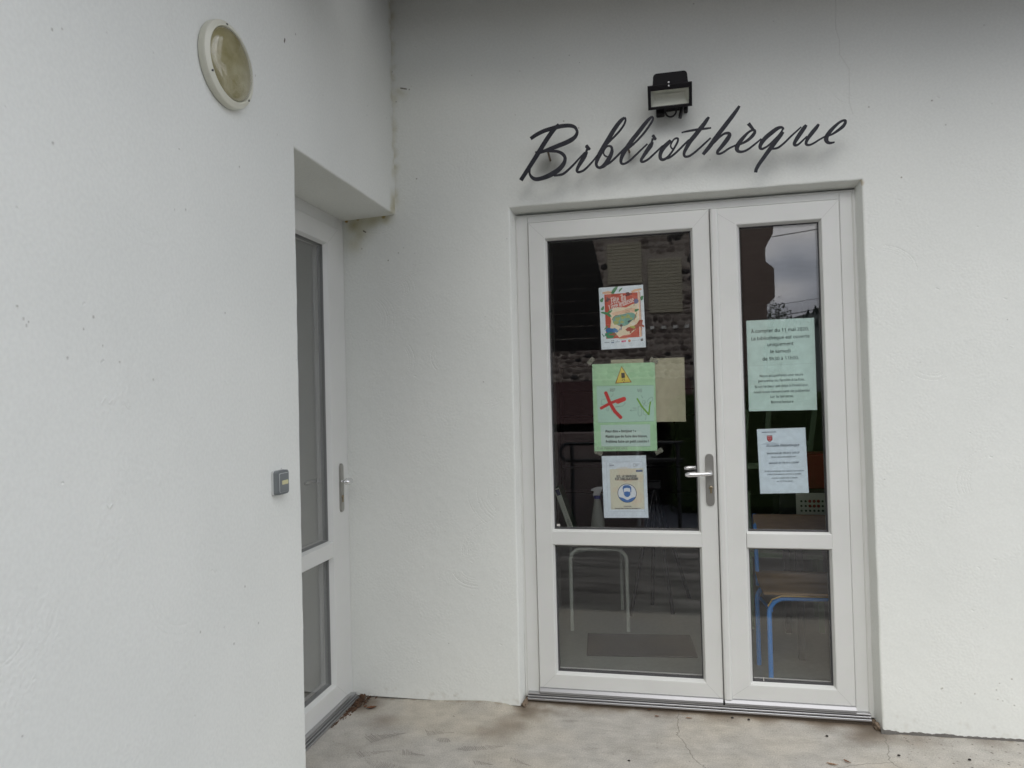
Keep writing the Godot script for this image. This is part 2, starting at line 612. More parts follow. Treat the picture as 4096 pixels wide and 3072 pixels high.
	for k in 160:
		dab(im, px.call(rng.randf_range(2.2, 3.2), rng.randf_range(0.02, 0.3)), rng.randf_range(0.6, 1.8), Color(lin(0.06, 0.05, 0.04), rng.randf_range(0.2, 0.7)))
	var m := mat("terrace_concrete", Color.WHITE, 0.82)
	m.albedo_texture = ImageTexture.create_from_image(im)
	m.heightmap_enabled = true
	m.heightmap_texture = noise_tex(0.02, 31, [], 0.0, 1024)
	m.heightmap_scale = 0.35
	m.texture_repeat = false
	var st := start()
	var xs := []
	for k in 75:
		xs.append(X0 + (X1 - X0) * k / 74.0)
	var zs := [-0.2, -0.11, -0.07, -0.045, -0.02, 0.0, 0.02]
	for k in 28:
		zs.append(0.02 + 1.38 * (k + 1) / 28.0)
	var hgt := func(x: float, z: float) -> float:
		var y := 0.0025 * sin(x * 5.1 + z * 3.0) * sin(z * 4.0 + 1.0)
		y += lerpf(0.002, -0.004, clampf((x - 0.57) / 1.6, 0, 1)) if z < 0.3 else 0.0
		if x > 0.5 and x < 2.25:
			y += 0.013 * smoothstep(0.01, -0.05, z)
		elif x > -0.02:
			y += 0.019 * smoothstep(0.075, 0.0, z) * clampf(1.0 - absf(x - 0.4) / 0.35, 0.15, 1.0)
		return y
	st.set_smooth_group(0)
	for i in xs.size() - 1:
		for j in zs.size() - 1:
			var pts := []
			var uv := []
			for e in [[0, 0], [0, 1], [1, 1], [1, 0]]:
				var x: float = xs[i + e[0]]
				var z: float = zs[j + e[1]]
				pts.append(Vector3(x, hgt.call(x, z), z))
				uv.append(nrm.call(x, z))
			face(st, pts, pts[0] - Vector3(0, 1, 0), uv)
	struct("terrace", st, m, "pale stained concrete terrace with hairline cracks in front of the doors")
	st = start()
	bx(st, Vector3(-0.6, -0.16, 1.4), Vector3(6.0, 0.0, 4.55), 0.01)
	struct("terrace_edge", st, "streaked_concrete")
	st = start()
	for k in 24:
		var x0 := -300.0 + 25.0 * k
		face(st, [Vector3(x0, -0.17, -40), Vector3(x0 + 25, -0.17, -40), Vector3(x0 + 25, -0.17, 320), Vector3(x0, -0.17, 320)], Vector3(0, -5, 0))
	struct("ground", st, "asphalt")
	# grimy strip of old mortar at the foot of the right-hand wall
	st = start()
	st.set_smooth_group(0)
	var n := 150
	for k in n:
		var x0 := 2.163 + 1.24 * k / n
		var x1 := 2.163 + 1.24 * (k + 1) / n
		var q := func(x: float) -> Array:
			var w := 0.5 + 0.3 * sin(x * 37.0) * sin(x * 13.0 + 1.0) + 0.3 * sin(x * 131.0) * sin(x * 71.0)
			return [Vector3(x, -0.008, 0.003 + 0.006 * w), Vector3(x, -0.001 + 0.006 * w, 0.0015 + 0.004 * w), Vector3(x, 0.02, -0.006)]
		var A: Array = q.call(x0)
		var B: Array = q.call(x1)
		for e in 2:
			face(st, [A[e], B[e], B[e + 1], A[e + 1]], Vector3(x0, 0.0, -0.2))
	struct("wall_foot_mortar", st, "old_mortar")
	st = start()
	for k in 26:
		var side := k % 2
		var u := rng.randf()
		var p := Vector3((0.592 + 0.012 * u) if side == 0 else (2.158 - 0.012 * u), 0.006 + rng.randf() * 0.012, -0.075 * u - 0.004)
		obx(st, Transform3D(Basis.from_euler(Vector3(rng.randf() * 3, rng.randf() * 3, rng.randf() * 3)), p), Vector3(rng.randf_range(0.006, 0.013), rng.randf_range(0.004, 0.009), rng.randf_range(0.006, 0.014)), 0.003)
	var lump := struct("reveal_foot_mortar", st, "brown_mortar")


# ------------------------------------------------------------------ rendered walls

func wall_maps(called: String, W: int, H: int, sd: int) -> Array:
	# [albedo image, height image]: white paint with faint blotches, and float-trowel relief
	var a := noise_bytes(W, H, 0.004, sd)
	var g := noise_bytes(W, H, 0.22, sd + 1, 3)
	var r := noise_bytes(W, H, 0.05, sd + 2, 3)
	var big := noise_bytes(W, H, 0.011, sd + 3, 3)
	var im := Image.create(W, H, false, Image.FORMAT_RGB8)
	var by := PackedByteArray()
	by.resize(W * H * 3)
	var hb := PackedFloat32Array()
	hb.resize(W * H)
	var lo := lin(0.722, 0.737, 0.700)
	var hi := lin(0.762, 0.775, 0.735)
	for k in W * H:
		var c := lo.lerp(hi, a[k] / 255.0)
		var f := 1.0 + (g[k] / 255.0 - 0.5) * 0.035
		by[k * 3] = int(clampf(c.r * f, 0, 1) * 255)
		by[k * 3 + 1] = int(clampf(c.g * f, 0, 1) * 255)
		by[k * 3 + 2] = int(clampf(c.b * f, 0, 1) * 255)
		var mask := clampf((big[k] / 255.0 - 0.45) * 4.0, 0.12, 1.0)
		hb[k] = 0.45 + (g[k] / 255.0 - 0.5) * 0.22 * mask + (r[k] / 255.0 - 0.5) * 0.16 + (big[k] / 255.0 - 0.5) * 0.35
	im.set_data(W, H, false, Image.FORMAT_RGB8, by)
	var hm := Image.create_from_data(W, H, false, Image.FORMAT_RF, hb.to_byte_array())
	# sweeps of the float
	for s in 46:
		var c := Vector2(rng.randf() * W, rng.randf() * H)
		var base := rng.randf_range(18, 52)
		var a0 := rng.randf() * TAU
		for q in rng.randi_range(4, 9):
			var rad := base + q * rng.randf_range(2.5, 4.5)
			var span := rng.randf_range(0.5, 1.5)
			for t in int(rad * span):
				var an := a0 + t / rad
				var p := c + Vector2(cos(an), sin(an) * 0.8) * rad
				var i := int(p.x)
				var j := int(p.y)
				if i >= 0 and j >= 0 and i < W and j < H and rng.randf() < 0.75:
					var v := hm.get_pixel(i, j).r - 0.14
					hm.set_pixel(i, j, Color(v, v, v))
	for s in 260:
		var p := Vector2(rng.randf() * W, rng.randf() * H)
		var v := rng.randf_range(-0.5, 0.35)
		var L := rng.randi_range(1, 4)
		for t in L:
			var i := clampi(int(p.x) + t, 0, W - 1)
			var j := clampi(int(p.y) + (t / 2), 0, H - 1)
			var w := hm.get_pixel(i, j).r + v
			hm.set_pixel(i, j, Color(w, w, w))
	return [im, hm]


func wall_material(called: String, maps: Array) -> StandardMaterial3D:
	var m := mat(called, Color.WHITE, 0.88)
	m.metallic_specular = 0.3
	m.albedo_texture = ImageTexture.create_from_image(maps[0])
	m.heightmap_enabled = true
	m.heightmap_texture = ImageTexture.create_from_image(maps[1])
	m.heightmap_scale = 0.45
	m.texture_repeat = false
	return m


# the plastered edge round an opening: path goes round it, normals point away from it; returns the outer line
func edge_sweep(st: SurfaceTool, t: Transform3D, path: Array, outward: Array, deep: float, splay: Array, uvf: Callable) -> Array:
	var prof := [[0.009, 0.0], [0.004, -0.0012], [0.0012, -0.004], [0.0, -0.009], [0.0, -deep]]
	var lines := []
	for k in path.size():
		var line := []
		for q in prof.size():
			var o: Vector2 = path[k] + outward[k] * prof[q][0]
			if q == prof.size() - 1:
				o += splay[k]
			line.append(o)
		lines.append(line)
	for k in path.size() - 1:
		for q in prof.size() - 1:
			var pts := []
			var uv := []
			for e in [[k, q], [k + 1, q], [k + 1, q + 1], [k, q + 1]]:
				var c: Vector2 = lines[e[0]][e[1]]
				pts.append(t * Vector3(c.x, c.y, prof[e[1]][1]))
				uv.append(uvf.call(c + outward[e[0]] * prof[e[1]][1]))
			var mid: Vector2 = (path[k] + path[k + 1]) / 2 + outward[k] * 0.1
			face(st, pts, t * Vector3(mid.x, mid.y, -0.1), uv)
	var out := []
	for l in lines:
		out.append(l[0])
	return out


func flat_quad(st: SurfaceTool, t: Transform3D, q: Array, uvf: Callable) -> void:
	var pts := []
	var uv := []
	for c in q:
		pts.append(t * Vector3(c.x, c.y, 0.0))
		uv.append(uvf.call(c))
	face(st, pts, t * Vector3(q[0].x, q[0].y, -1.0), uv)


func jitter(k: int, amp: float, sd: float) -> float:
	return amp * (sin(k * 1.7 + sd) * 0.5 + sin(k * 0.61 + sd * 2.3) * 0.6 + sin(k * 4.3 + sd) * 0.35)


func walls() -> void:
	# --- wall with the double door, plane z = 0
	var W := 1200
	var H := 1200
	var U0 := -0.3
	var U1 := 3.5
	var V1 := 3.8
	var maps := wall_maps("front", W, H, 40)
	var im: Image = maps[0]
	var px := func(x: float, y: float) -> Vector2: return Vector2((x - U0) / (U1 - U0) * W, (V1 - y) / V1 * H)
	var nrm := func(c: Vector2) -> Vector2: return Vector2((c.x - U0) / (U1 - U0), (V1 - c.y) / V1)
	# hairline crack running up from the end of the sign
	var crack := P([2.0801, 3.6, 2.08, 3.1985, 2.0761, 3.0722, 2.09, 3.016, 2.0882, 2.956, 2.1259, 2.8852, 2.1213, 2.7357, 2.1352, 2.6863])
	for k in crack.size() - 1:
		stroke(im, [nrm.call(crack[k]), nrm.call(crack[k + 1])], 0.7, Color(lin(0.44, 0.44, 0.40), 0.2))
	# mildew in the inner corner and above the side door
	var mould := lin(0.34, 0.29, 0.13)
	for k in 70:
		dab(im, px.call(rng.randf_range(-0.005, 0.012), rng.randf_range(2.45, 3.5)), rng.randf_range(3, 11), Color(mould, 0.09), 1.2)
	for s in [[-0.24, 2.38, 24, 0.5], [-0.2, 2.39, 22, 0.4], [-0.12, 2.395, 20, 0.4], [-0.06, 2.40, 18, 0.5], [-0.17, 2.33, 24, 0.28], [-0.22, 2.28, 26, 0.22], [0.03, 3.02, 14, 0.3]]:
		for n in 5:
			dab(im, px.call(s[0] + rng.randf_range(-0.03, 0.03), s[1] + rng.randf_range(-0.02, 0.015)), s[2] * rng.randf_range(0.4, 1.0), Color(mould, s[3] * 0.35), 1.3)
	dab(im, px.call(-0.262, 2.397), 3.5, Color(lin(0.30, 0.15, 0.02), 0.9), 0.6)
	dab(im, px.call(-0.2, 2.402), 3.0, Color(lin(0.24, 0.16, 0.06), 0.7), 0.6)
	dab(im, px.call(-0.062, 2.405), 4.0, Color(lin(0.30, 0.20, 0.04), 0.8), 0.6)
	for s in [[0.0457, 3.0421], [0.0899, 3.03], [0.001, 3.13], [0.019, 2.977], [-0.006, 2.84], [0.117, 2.58], [-0.171, 2.341], [-0.182, 2.251], [0.013, 2.217], [-0.042, 2.183], [0.86, 2.79], [0.93, 2.75], [2.32, 2.39], [2.5, 2.6], [2.2, 2.71], [2.45, 2.71]]:
		dab(im, px.call(s[0], s[1]), rng.randf_range(0.5, 0.95), Color(lin(0.12, 0.11, 0.08), 0.75))
	for s in [[0.0457, 3.0421, 0.03], [-0.171, 2.341, 0.012]]:
		stroke(im, [nrm.call(Vector2(s[0], s[1])), nrm.call(Vector2(s[0] + s[2], s[1] - 0.008))], 1.2, Color(lin(0.08, 0.075, 0.05), 0.8))
	# smudges behind the sign where its pins enter the wall
	for s in [[0.79, 2.6, 34, 0.16], [0.80, 2.56, 30, 0.12], [1.164, 2.59, 16, 0.22]]:
		for n in 6:
			dab(im, px.call(s[0] + rng.randf_range(-0.035, 0.035), s[1] + rng.randf_range(-0.03, 0.03)), s[2] * rng.randf_range(0.3, 1.0), Color(lin(0.22, 0.22, 0.20), s[3]), 1.4)
	# dirty splash line low down, dark flecks
	for k in 260:
		var x := rng.randf_range(-0.2, 3.3)
		dab(im, px.call(x, absf(rng.randfn(0.0, 0.03))), rng.randf_range(1, 5), Color(lin(0.42, 0.38, 0.31), 0.16), 1.2)
	for k in 80:
		dab(im, px.call(rng.randf_range(-0.2, 3.3), rng.randf_range(0.02, 3.3)), rng.randf_range(0.35, 0.7), Color(lin(0.16, 0.15, 0.13), rng.randf_range(0.25, 0.8)))
	for k in 12:
		dab(im, px.call(rng.randf_range(2.3, 2.8), rng.randf_range(0.12, 0.3)), rng.randf_range(0.4, 0.7), Color(lin(0.15, 0.13, 0.10), 0.7))
	# rust at the head of the right jamb
	dab(im, px.call(2.158, 2.38), 5.0, Color(lin(0.34, 0.22, 0.09), 0.5), 0.9)
	var mw := wall_material("front_render", maps)
	var w1 := thing("door_wall", "white rendered wall under the eaves with the glazed double door", "wall")
	var st := start()
	var xl := 0.583
	var xr := 2.163
	var top := 2.3955
	var path := []
	var out := []
	var splay := []
	for k in 41:
		path.append(Vector2(lerpf(0.5775, 0.5862, k / 40.0) + (jitter(k, 0.0011, 1.0) if k < 40 else 0.0), top * k / 40.0 if k else 0.009))
		out.append(Vector2(-1, 1) if k == 40 else Vector2(-1, 0))
		splay.append(Vector2(0.024, -0.026) if k == 40 else Vector2(0.024, 0))
	for k in range(1, 31):
		path.append(Vector2(lerpf(0.5862, 2.1605, k / 30.0), top + 0.002 - 0.0035 * k / 30.0 + (jitter(k, 0.0011, 5.0) if k < 30 else 0.0)))
		out.append(Vector2(1, 1) if k == 30 else Vector2(0, 1))
		splay.append(Vector2(-0.022, -0.026) if k == 30 else Vector2(0, -0.026))
	for k in range(1, 41):
		path.append(Vector2(lerpf(2.1605, 2.1688, k / 40.0) + jitter(k, 0.001, 9.0), lerpf(top - 0.0015, 0.004, k / 40.0)))
		out.append(Vector2(1, 0))
		splay.append(Vector2(-0.027, 0))
	var line := edge_sweep(st, BACK, path, out, 0.13, splay, nrm)
	var L: Vector2 = line[40]
	var R: Vector2 = line[70]
	for k in 40:
		var ya: float = line[k].y
		var yb: float = line[k + 1].y
		flat_quad(st, BACK, [Vector2(-0.3, ya), Vector2(0.0, ya), Vector2(0.0, yb), Vector2(-0.3, yb)], nrm)
		flat_quad(st, BACK, [Vector2(0.0, ya), line[k], line[k + 1], Vector2(0.0, yb)], nrm)
		var a: Vector2 = line[70 + k]
		var b: Vector2 = line[71 + k]
		flat_quad(st, BACK, [a, b, Vector2(3.4, b.y), Vector2(3.4, a.y)], nrm)
	for k in 30:
		var a: Vector2 = line[40 + k]
		var b: Vector2 = line[41 + k]
		flat_quad(st, BACK, [a, b, Vector2(b.x, 3.75), Vector2(a.x, 3.75)], nrm)
	flat_quad(st, BACK, [Vector2(-0.3, L.y), L, Vector2(L.x, 3.75), Vector2(-0.3, 3.75)], nrm)
	flat_quad(st, BACK, [R, Vector2(3.4, R.y), Vector2(3.4, 3.75), Vector2(R.x, 3.75)], nrm)
	# the wall's own thickness behind its face
	bx(st, Vector3(-1.9, -0.1, -0.30), Vector3(0.56, 4.0, -0.02))
	bx(st, Vector3(2.19, -0.1, -0.30), Vector3(3.398, 4.0, -0.02))
	bx(st, Vector3(0.56, 2.42, -0.30), Vector3(2.19, 4.0, -0.02))
	obj("render_coat", st, mw, w1)
	st = start()
	bx(st, Vector3(3.4, -0.1, -8.0), Vector3(3.43, 4.0, 0.003))
	obj("end_face", st, mw, w1)

	# --- side wall with the single door, plane x = 0, z running towards the viewer
	maps = wall_maps("side", 1200, 1200, 60)
	im = maps[0]
	var hm: Image = maps[1]
	var px2 := func(z: float, y: float) -> Vector2: return Vector2((z + 0.1) / 3.4 * 1200, (4.0 - y) / 4.0 * 1200)
	var nrm2 := func(c: Vector2) -> Vector2: return Vector2((c.x + 0.1) / 3.4, (4.0 - c.y) / 4.0)
	for k in 50:
		dab(im, px2.call(rng.randf_range(0.0, 0.02), rng.randf_range(2.42, 3.5)), rng.randf_range(3, 12), Color(mould, 0.1), 1.2)
	stroke(im, [nrm2.call(Vector2(1.046, 2.787)), nrm2.call(Vector2(1.05, 2.775))], 1.8, Color(lin(0.08, 0.075, 0.06), 0.9))
	for s in [[0.0845, 2.865], [1.632, 2.195], [1.344, 2.2345], [2.1465, 1.698], [2.132, 1.6735], [2.12, 1.668], [2.125, 1.66], [1.975, 1.6657], [1.9456, 1.6965], [1.9189, 1.6307], [1.8658, 1.5944], [1.75, 1.5537], [1.4334, 1.7615], [2.05, 2.32]]:
		dab(im, px2.call(s[0], s[1]), rng.randf_range(0.45, 0.75), Color(lin(0.2, 0.19, 0.16), 0.7))
	for k in 60:
		dab(im, px2.call(rng.randf_range(0.0, 2.4), rng.randf_range(0.02, 3.3)), rng.randf_range(0.4, 0.9), Color(lin(0.18, 0.17, 0.15), rng.randf_range(0.2, 0.7)))
	# stained soffit corner
	for n in 16:
		dab(im, px2.call(rng.randf_range(0.0, 0.05), rng.randf_range(2.41, 2.5)), rng.randf_range(5, 18), Color(mould, 0.12), 1.3)
	# a few knocks and trowel slips that catch the light
	for s in [[1.892, 1.502, 12, 0.3], [1.833, 1.4836, 9, -0.3], [1.90, 1.2525, 6, 0.6], [1.42, 1.55, 9, 0.3], [1.36, 1.5, 6, 0.3], [1.5, 1.0, 9, -0.3]]:
		var c: Vector2 = px2.call(s[0], s[1])
		for t in int(s[2]):
			var p := c + Vector2(t, sin(t * 0.7) * 2.0)
			var v: float = hm.get_pixel(int(p.x), int(p.y)).r + s[3]
			hm.set_pixel(int(p.x), int(p.y), Color(v, v, v))
	var ms := wall_material("side_render", maps)
	var w2 := thing("side_wall", "white rendered side wall with round lamp, bell push and recessed single door", "wall")
	st = start()
	path = []
	out = []
	splay = []
	for k in 26:
		path.append(Vector2(lerpf(-0.03, 0.9925, k / 25.0), lerpf(2.4095, 2.413, k / 25.0) + (jitter(k, 0.0009, 3.0) if k < 25 else 0.0)))
		out.append(Vector2(1, 1) if k == 25 else Vector2(0, 1))
		splay.append(Vector2(0.0, -0.012) if k == 25 else Vector2(0, -0.012))
	for k in range(1, 61):
		path.append(Vector2(lerpf(0.9925, 0.9965, k / 60.0) + jitter(k, 0.0016, 7.0), lerpf(2.413, -0.01, k / 60.0)))
		out.append(Vector2(1, 0))
		splay.append(Vector2.ZERO)
	line = edge_sweep(st, SIDE, path, out, 0.30, splay, nrm2)
	for k in 25:
		flat_quad(st, SIDE, [line[k], line[k + 1], Vector2(line[k + 1].x, 3.95), Vector2(line[k].x, 3.95)], nrm2)
	var C: Vector2 = line[25]
	flat_quad(st, SIDE, [C, Vector2(2.9, C.y), Vector2(2.9, 3.95), Vector2(C.x, 3.95)], nrm2)
	for k in 60:
		var a: Vector2 = line[25 + k]
		var b: Vector2 = line[26 + k]
		flat_quad(st, SIDE, [a, b, Vector2(2.9, b.y), Vector2(2.9, a.y)], nrm2)
	bx(st, Vector3(-0.45, -0.1, 1.02), Vector3(-0.02, 4.0, 2.898))
	bx(st, Vector3(-0.45, 2.44, -0.02), Vector3(-0.02, 4.0, 1.02))
	obj("render_coat", st, ms, w2)
	st = start()
	bx(st, Vector3(-4.0, -0.1, 2.9), Vector3(0.003, 4.0, 2.94))
	obj("end_face", st, ms, w2)


func eaves() -> void:
	# boarded eave over the door wall, falling to the right
	var t := thing("eave", "brown boarded roof eave above the door wall", "eave")
	var y0 := 3.66
	var fall := -0.075
	var deep := 0.8
	var n := 8
	for k in n:
		var st := start()
		var z0 := 0.004 + deep * k / n
		var z1 := 0.004 + deep * (k + 1) / n - 0.004
		var L := 4.3
		var ang := atan(fall)
		var bs := Basis(Vector3(0, 0, 1), ang)
		var c := Vector3(-0.2, y0 + 0.2 * -fall, 0) + bs * Vector3(L / 2, 0.011, 0)
		obx(st, Transform3D(bs, Vector3(c.x, c.y, (z0 + z1) / 2)), Vector3(L / 2, 0.011, (z1 - z0) / 2), 0.002)
		obj("board", st, "eave_boards", t)
	var st := start()
	var bs := Basis(Vector3(0, 0, 1), atan(fall))
	var c := Vector3(-0.2, y0 + 0.2 * -fall, deep + 0.02) + bs * Vector3(2.15, 0.06, 0)
	obx(st, Transform3D(bs, c), Vector3(2.15, 0.1, 0.014), 0.003)
	obj("fascia", st, "eave_boards", t)
	st = start()
	c = Vector3(-0.3, y0 + 0.3 * -fall, deep / 2) + bs * Vector3(2.2, 0.12, 0)
	obx(st, Transform3D(bs, c), Vector3(2.2, 0.03, deep / 2 + 0.1), 0.004)
	obj("roof_deck", st, "roof_tile", t)
	# added eave out of view, put in to darken the side wall's upper part
	var t2 := thing("added_side_eave", "added boarded eave out of view, shading the top of the side wall", "eave")
	for k in 6:
		st = start()
		bx(st, Vector3(0.004 + 0.10 * k, 3.285, deep + 0.06), Vector3(0.10 + 0.10 * k, 3.307, 3.1), 0.002)
		obj("board", st, "eave_boards", t2)
	st = start()
	bx(st, Vector3(0.607, 3.26, deep + 0.06), Vector3(0.63, 3.46, 3.1), 0.003)
	obj("fascia", st, "eave_boards", t2)
	st = start()
	bx(st, Vector3(0.003, 3.39, deep + 0.06), Vector3(0.69, 3.44, 3.1), 0.004)
	obj("roof_deck", st, "roof_tile", t2)


func interior() -> void:
	# the reading room behind the double door and the lobby behind the side door, closed boxes
	var st := start()
	bx(st, Vector3(-2.0, -0.12, -7.4), Vector3(4.0, 0.02, -0.115))
	struct("room_floor", st, "lino", "grey green lino floor of the room behind the double door")
	st = start()
	bx(st, Vector3(-2.0, 2.7, -7.4), Vector3(4.0, 2.85, -0.3))
	struct("room_ceiling", st, "room_wall")
	st = start()
	bx(st, Vector3(-2.0, 0.02, -7.4), Vector3(4.0, 2.7, -7.25))
	bx(st, Vector3(-2.0, 0.02, -7.25), Vector3(-1.85, 2.7, -0.302))
	bx(st, Vector3(3.2, 0.02, -7.25), Vector3(3.35, 2.7, -0.302))
	struct("room_walls", st, "room_wall")
	st = start()
	bx(st, Vector3(0.42, 0.02, -1.62), Vector3(0.545, 2.7, -0.302), 0.004)
	struct("partition", st, "partition")
	st = start()
	bx(st, Vector3(-1.75, -0.12, -0.02), Vector3(-0.3, -0.002, 2.0))
	struct("lobby_floor", st, "lino")
	st = start()
	bx(st, Vector3(-1.75, 2.6, -0.018), Vector3(-0.452, 2.7, 2.0))
	bx(st, Vector3(-1.75, -0.002, -0.018), Vector3(-1.6, 2.6, 2.0))
	bx(st, Vector3(-1.6, -0.002, 1.85), Vector3(-0.452, 2.6, 2.0))
	struct("lobby_walls", st, "lobby_wall")


# ------------------------------------------------------------------ doors

const LEAF_PROFILE := [[0.0, -0.125], [0.0, -0.055], [0.035, -0.052], [0.86, -0.052], [0.90, -0.0535], [1.0, -0.074], [1.0, -0.125], [0.0, -0.125]]


func leaf(parent: Node, t: Transform3D, o: Vector4, i: Vector4, rail: Vector2, label := "", seal := "rubber") -> MeshInstance3D:
	var st := start()
	ring(st, t, o, i, LEAF_PROFILE)
	# fine mitre seams at the welded corners
	var lf := obj("door_leaf", st, "white_pvc", parent)
	if label:
		lf.set_meta("label", label)
	st = start()
	var y0 := rail.x
	var y1 := rail.y
	for e in [[y0, -0.074, y0 + 0.008, -0.0535], [y0 + 0.008, -0.0535, y0 + 0.0095, -0.0525], [y0 + 0.0095, -0.0525, y1 - 0.0095, -0.0525], [y1 - 0.0095, -0.0525, y1 - 0.008, -0.0535], [y1 - 0.008, -0.0535, y1, -0.074]]:
		face(st, [t * Vector3(i.x - 0.009, e[0], e[1]), t * Vector3(i.z + 0.009, e[0], e[1]), t * Vector3(i.z + 0.009, e[2], e[3]), t * Vector3(i.x - 0.009, e[2], e[3])], t * Vector3((i.x + i.z) / 2, (y0 + y1) / 2, -0.1))
	for s in [i.x - 0.009, i.z + 0.009]:
		face(st, [t * Vector3(s, y0, -0.074), t * Vector3(s, y0 + 0.009, -0.0525), t * Vector3(s, y1 - 0.009, -0.0525), t * Vector3(s, y1, -0.074)], t * Vector3((i.x + i.z) / 2, (y0 + y1) / 2, -0.1))
	var back := obx_between(t, Vector3(i.x, y0, -0.125), Vector3(i.z, y1, -0.0755))
	obx(st, back[0], back[1])
	obj("rail", st, "white_pvc", lf)
	st = start()
	for c in [[o.x, o.y, i.x, i.y], [o.z, o.y, i.z, i.y], [o.x, o.w, i.x, i.w], [o.z, o.w, i.z, i.w]]:
		var a := Vector2(lerpf(c[0], c[2], 0.05), lerpf(c[1], c[3], 0.05))
		var b := Vector2(lerpf(c[0], c[2], 0.85), lerpf(c[1], c[3], 0.85))
		var d := (b - a).normalized().orthogonal() * 0.0006
		face(st, [t * Vector3(a.x - d.x, a.y - d.y, -0.0516), t * Vector3(b.x - d.x, b.y - d.y, -0.0516), t * Vector3(b.x + d.x, b.y + d.y, -0.0516), t * Vector3(a.x + d.x, a.y + d.y, -0.0516)], t * Vector3(a.x, a.y, -1))
	obj("mitre_seam", st, "mitre", lf)
	for pn in [Vector4(i.x, i.y, i.z, y0), Vector4(i.x, y1, i.z, i.w)]:
		st = start()
		ring(st, t, pn, Vector4(pn.x + 0.004, pn.y + 0.004, pn.z - 0.004, pn.w - 0.004), [[0.0, -0.074], [0.0, -0.0725], [0.6, -0.0725], [1.0, -0.079], [1.0, -0.1], [0.0, -0.1]])
		obj("gasket", st, seal, lf)
		st = start()
		for z in [[-0.0835, -0.0795], [-0.1035, -0.0995]]:
			var bb := obx_between(t, Vector3(pn.x - 0.001, pn.y - 0.001, z[0]), Vector3(pn.z + 0.001, pn.w + 0.001, z[1]))
			obx(st, bb[0], bb[1])
		obj("pane", st, "glass", lf)
	return lf


func obx_between(t: Transform3D, a: Vector3, b: Vector3) -> Array:
	return [Transform3D(t.basis, t * ((a + b) / 2)), Vector3(absf(b.x - a.x), absf(b.y - a.y), absf(b.z - a.z)) / 2]


func tbox(st: SurfaceTool, t: Transform3D, a: Vector3, b: Vector3, bev := 0.0) -> void:
	var q := obx_between(t, a, b)
	obx(st, q[0], q[1], bev)


func lever(st: SurfaceTool, at: Vector3, out: Vector3, along: Vector3, length: float) -> void:
	var pts := []
	var rad := []
	for k in 4:
		pts.append(at + out * (0.038 * k / 3.0))
		rad.append(0.0095 - 0.0004 * k)
	for k in 5:
		var a := PI / 2 * (k + 1) / 5.0
		pts.append(at + out * (0.038 + 0.012 * sin(a)) + along * (0.012 * (1.0 - cos(a))))
		rad.append(0.0085)
	for k in 8:
		var s := (k + 1) / 8.0
		pts.append(at + out * (0.05 + 0.003 * sin(s * PI)) + along * (0.012 + (length - 0.012) * s) - Vector3(0, 0.004 * s, 0))
		rad.append(lerpf(0.0085, 0.0115, minf(1.0, s * 1.4)) * (1.0 if k < 7 else 0.55))
	tube(st, pts, rad, 14)


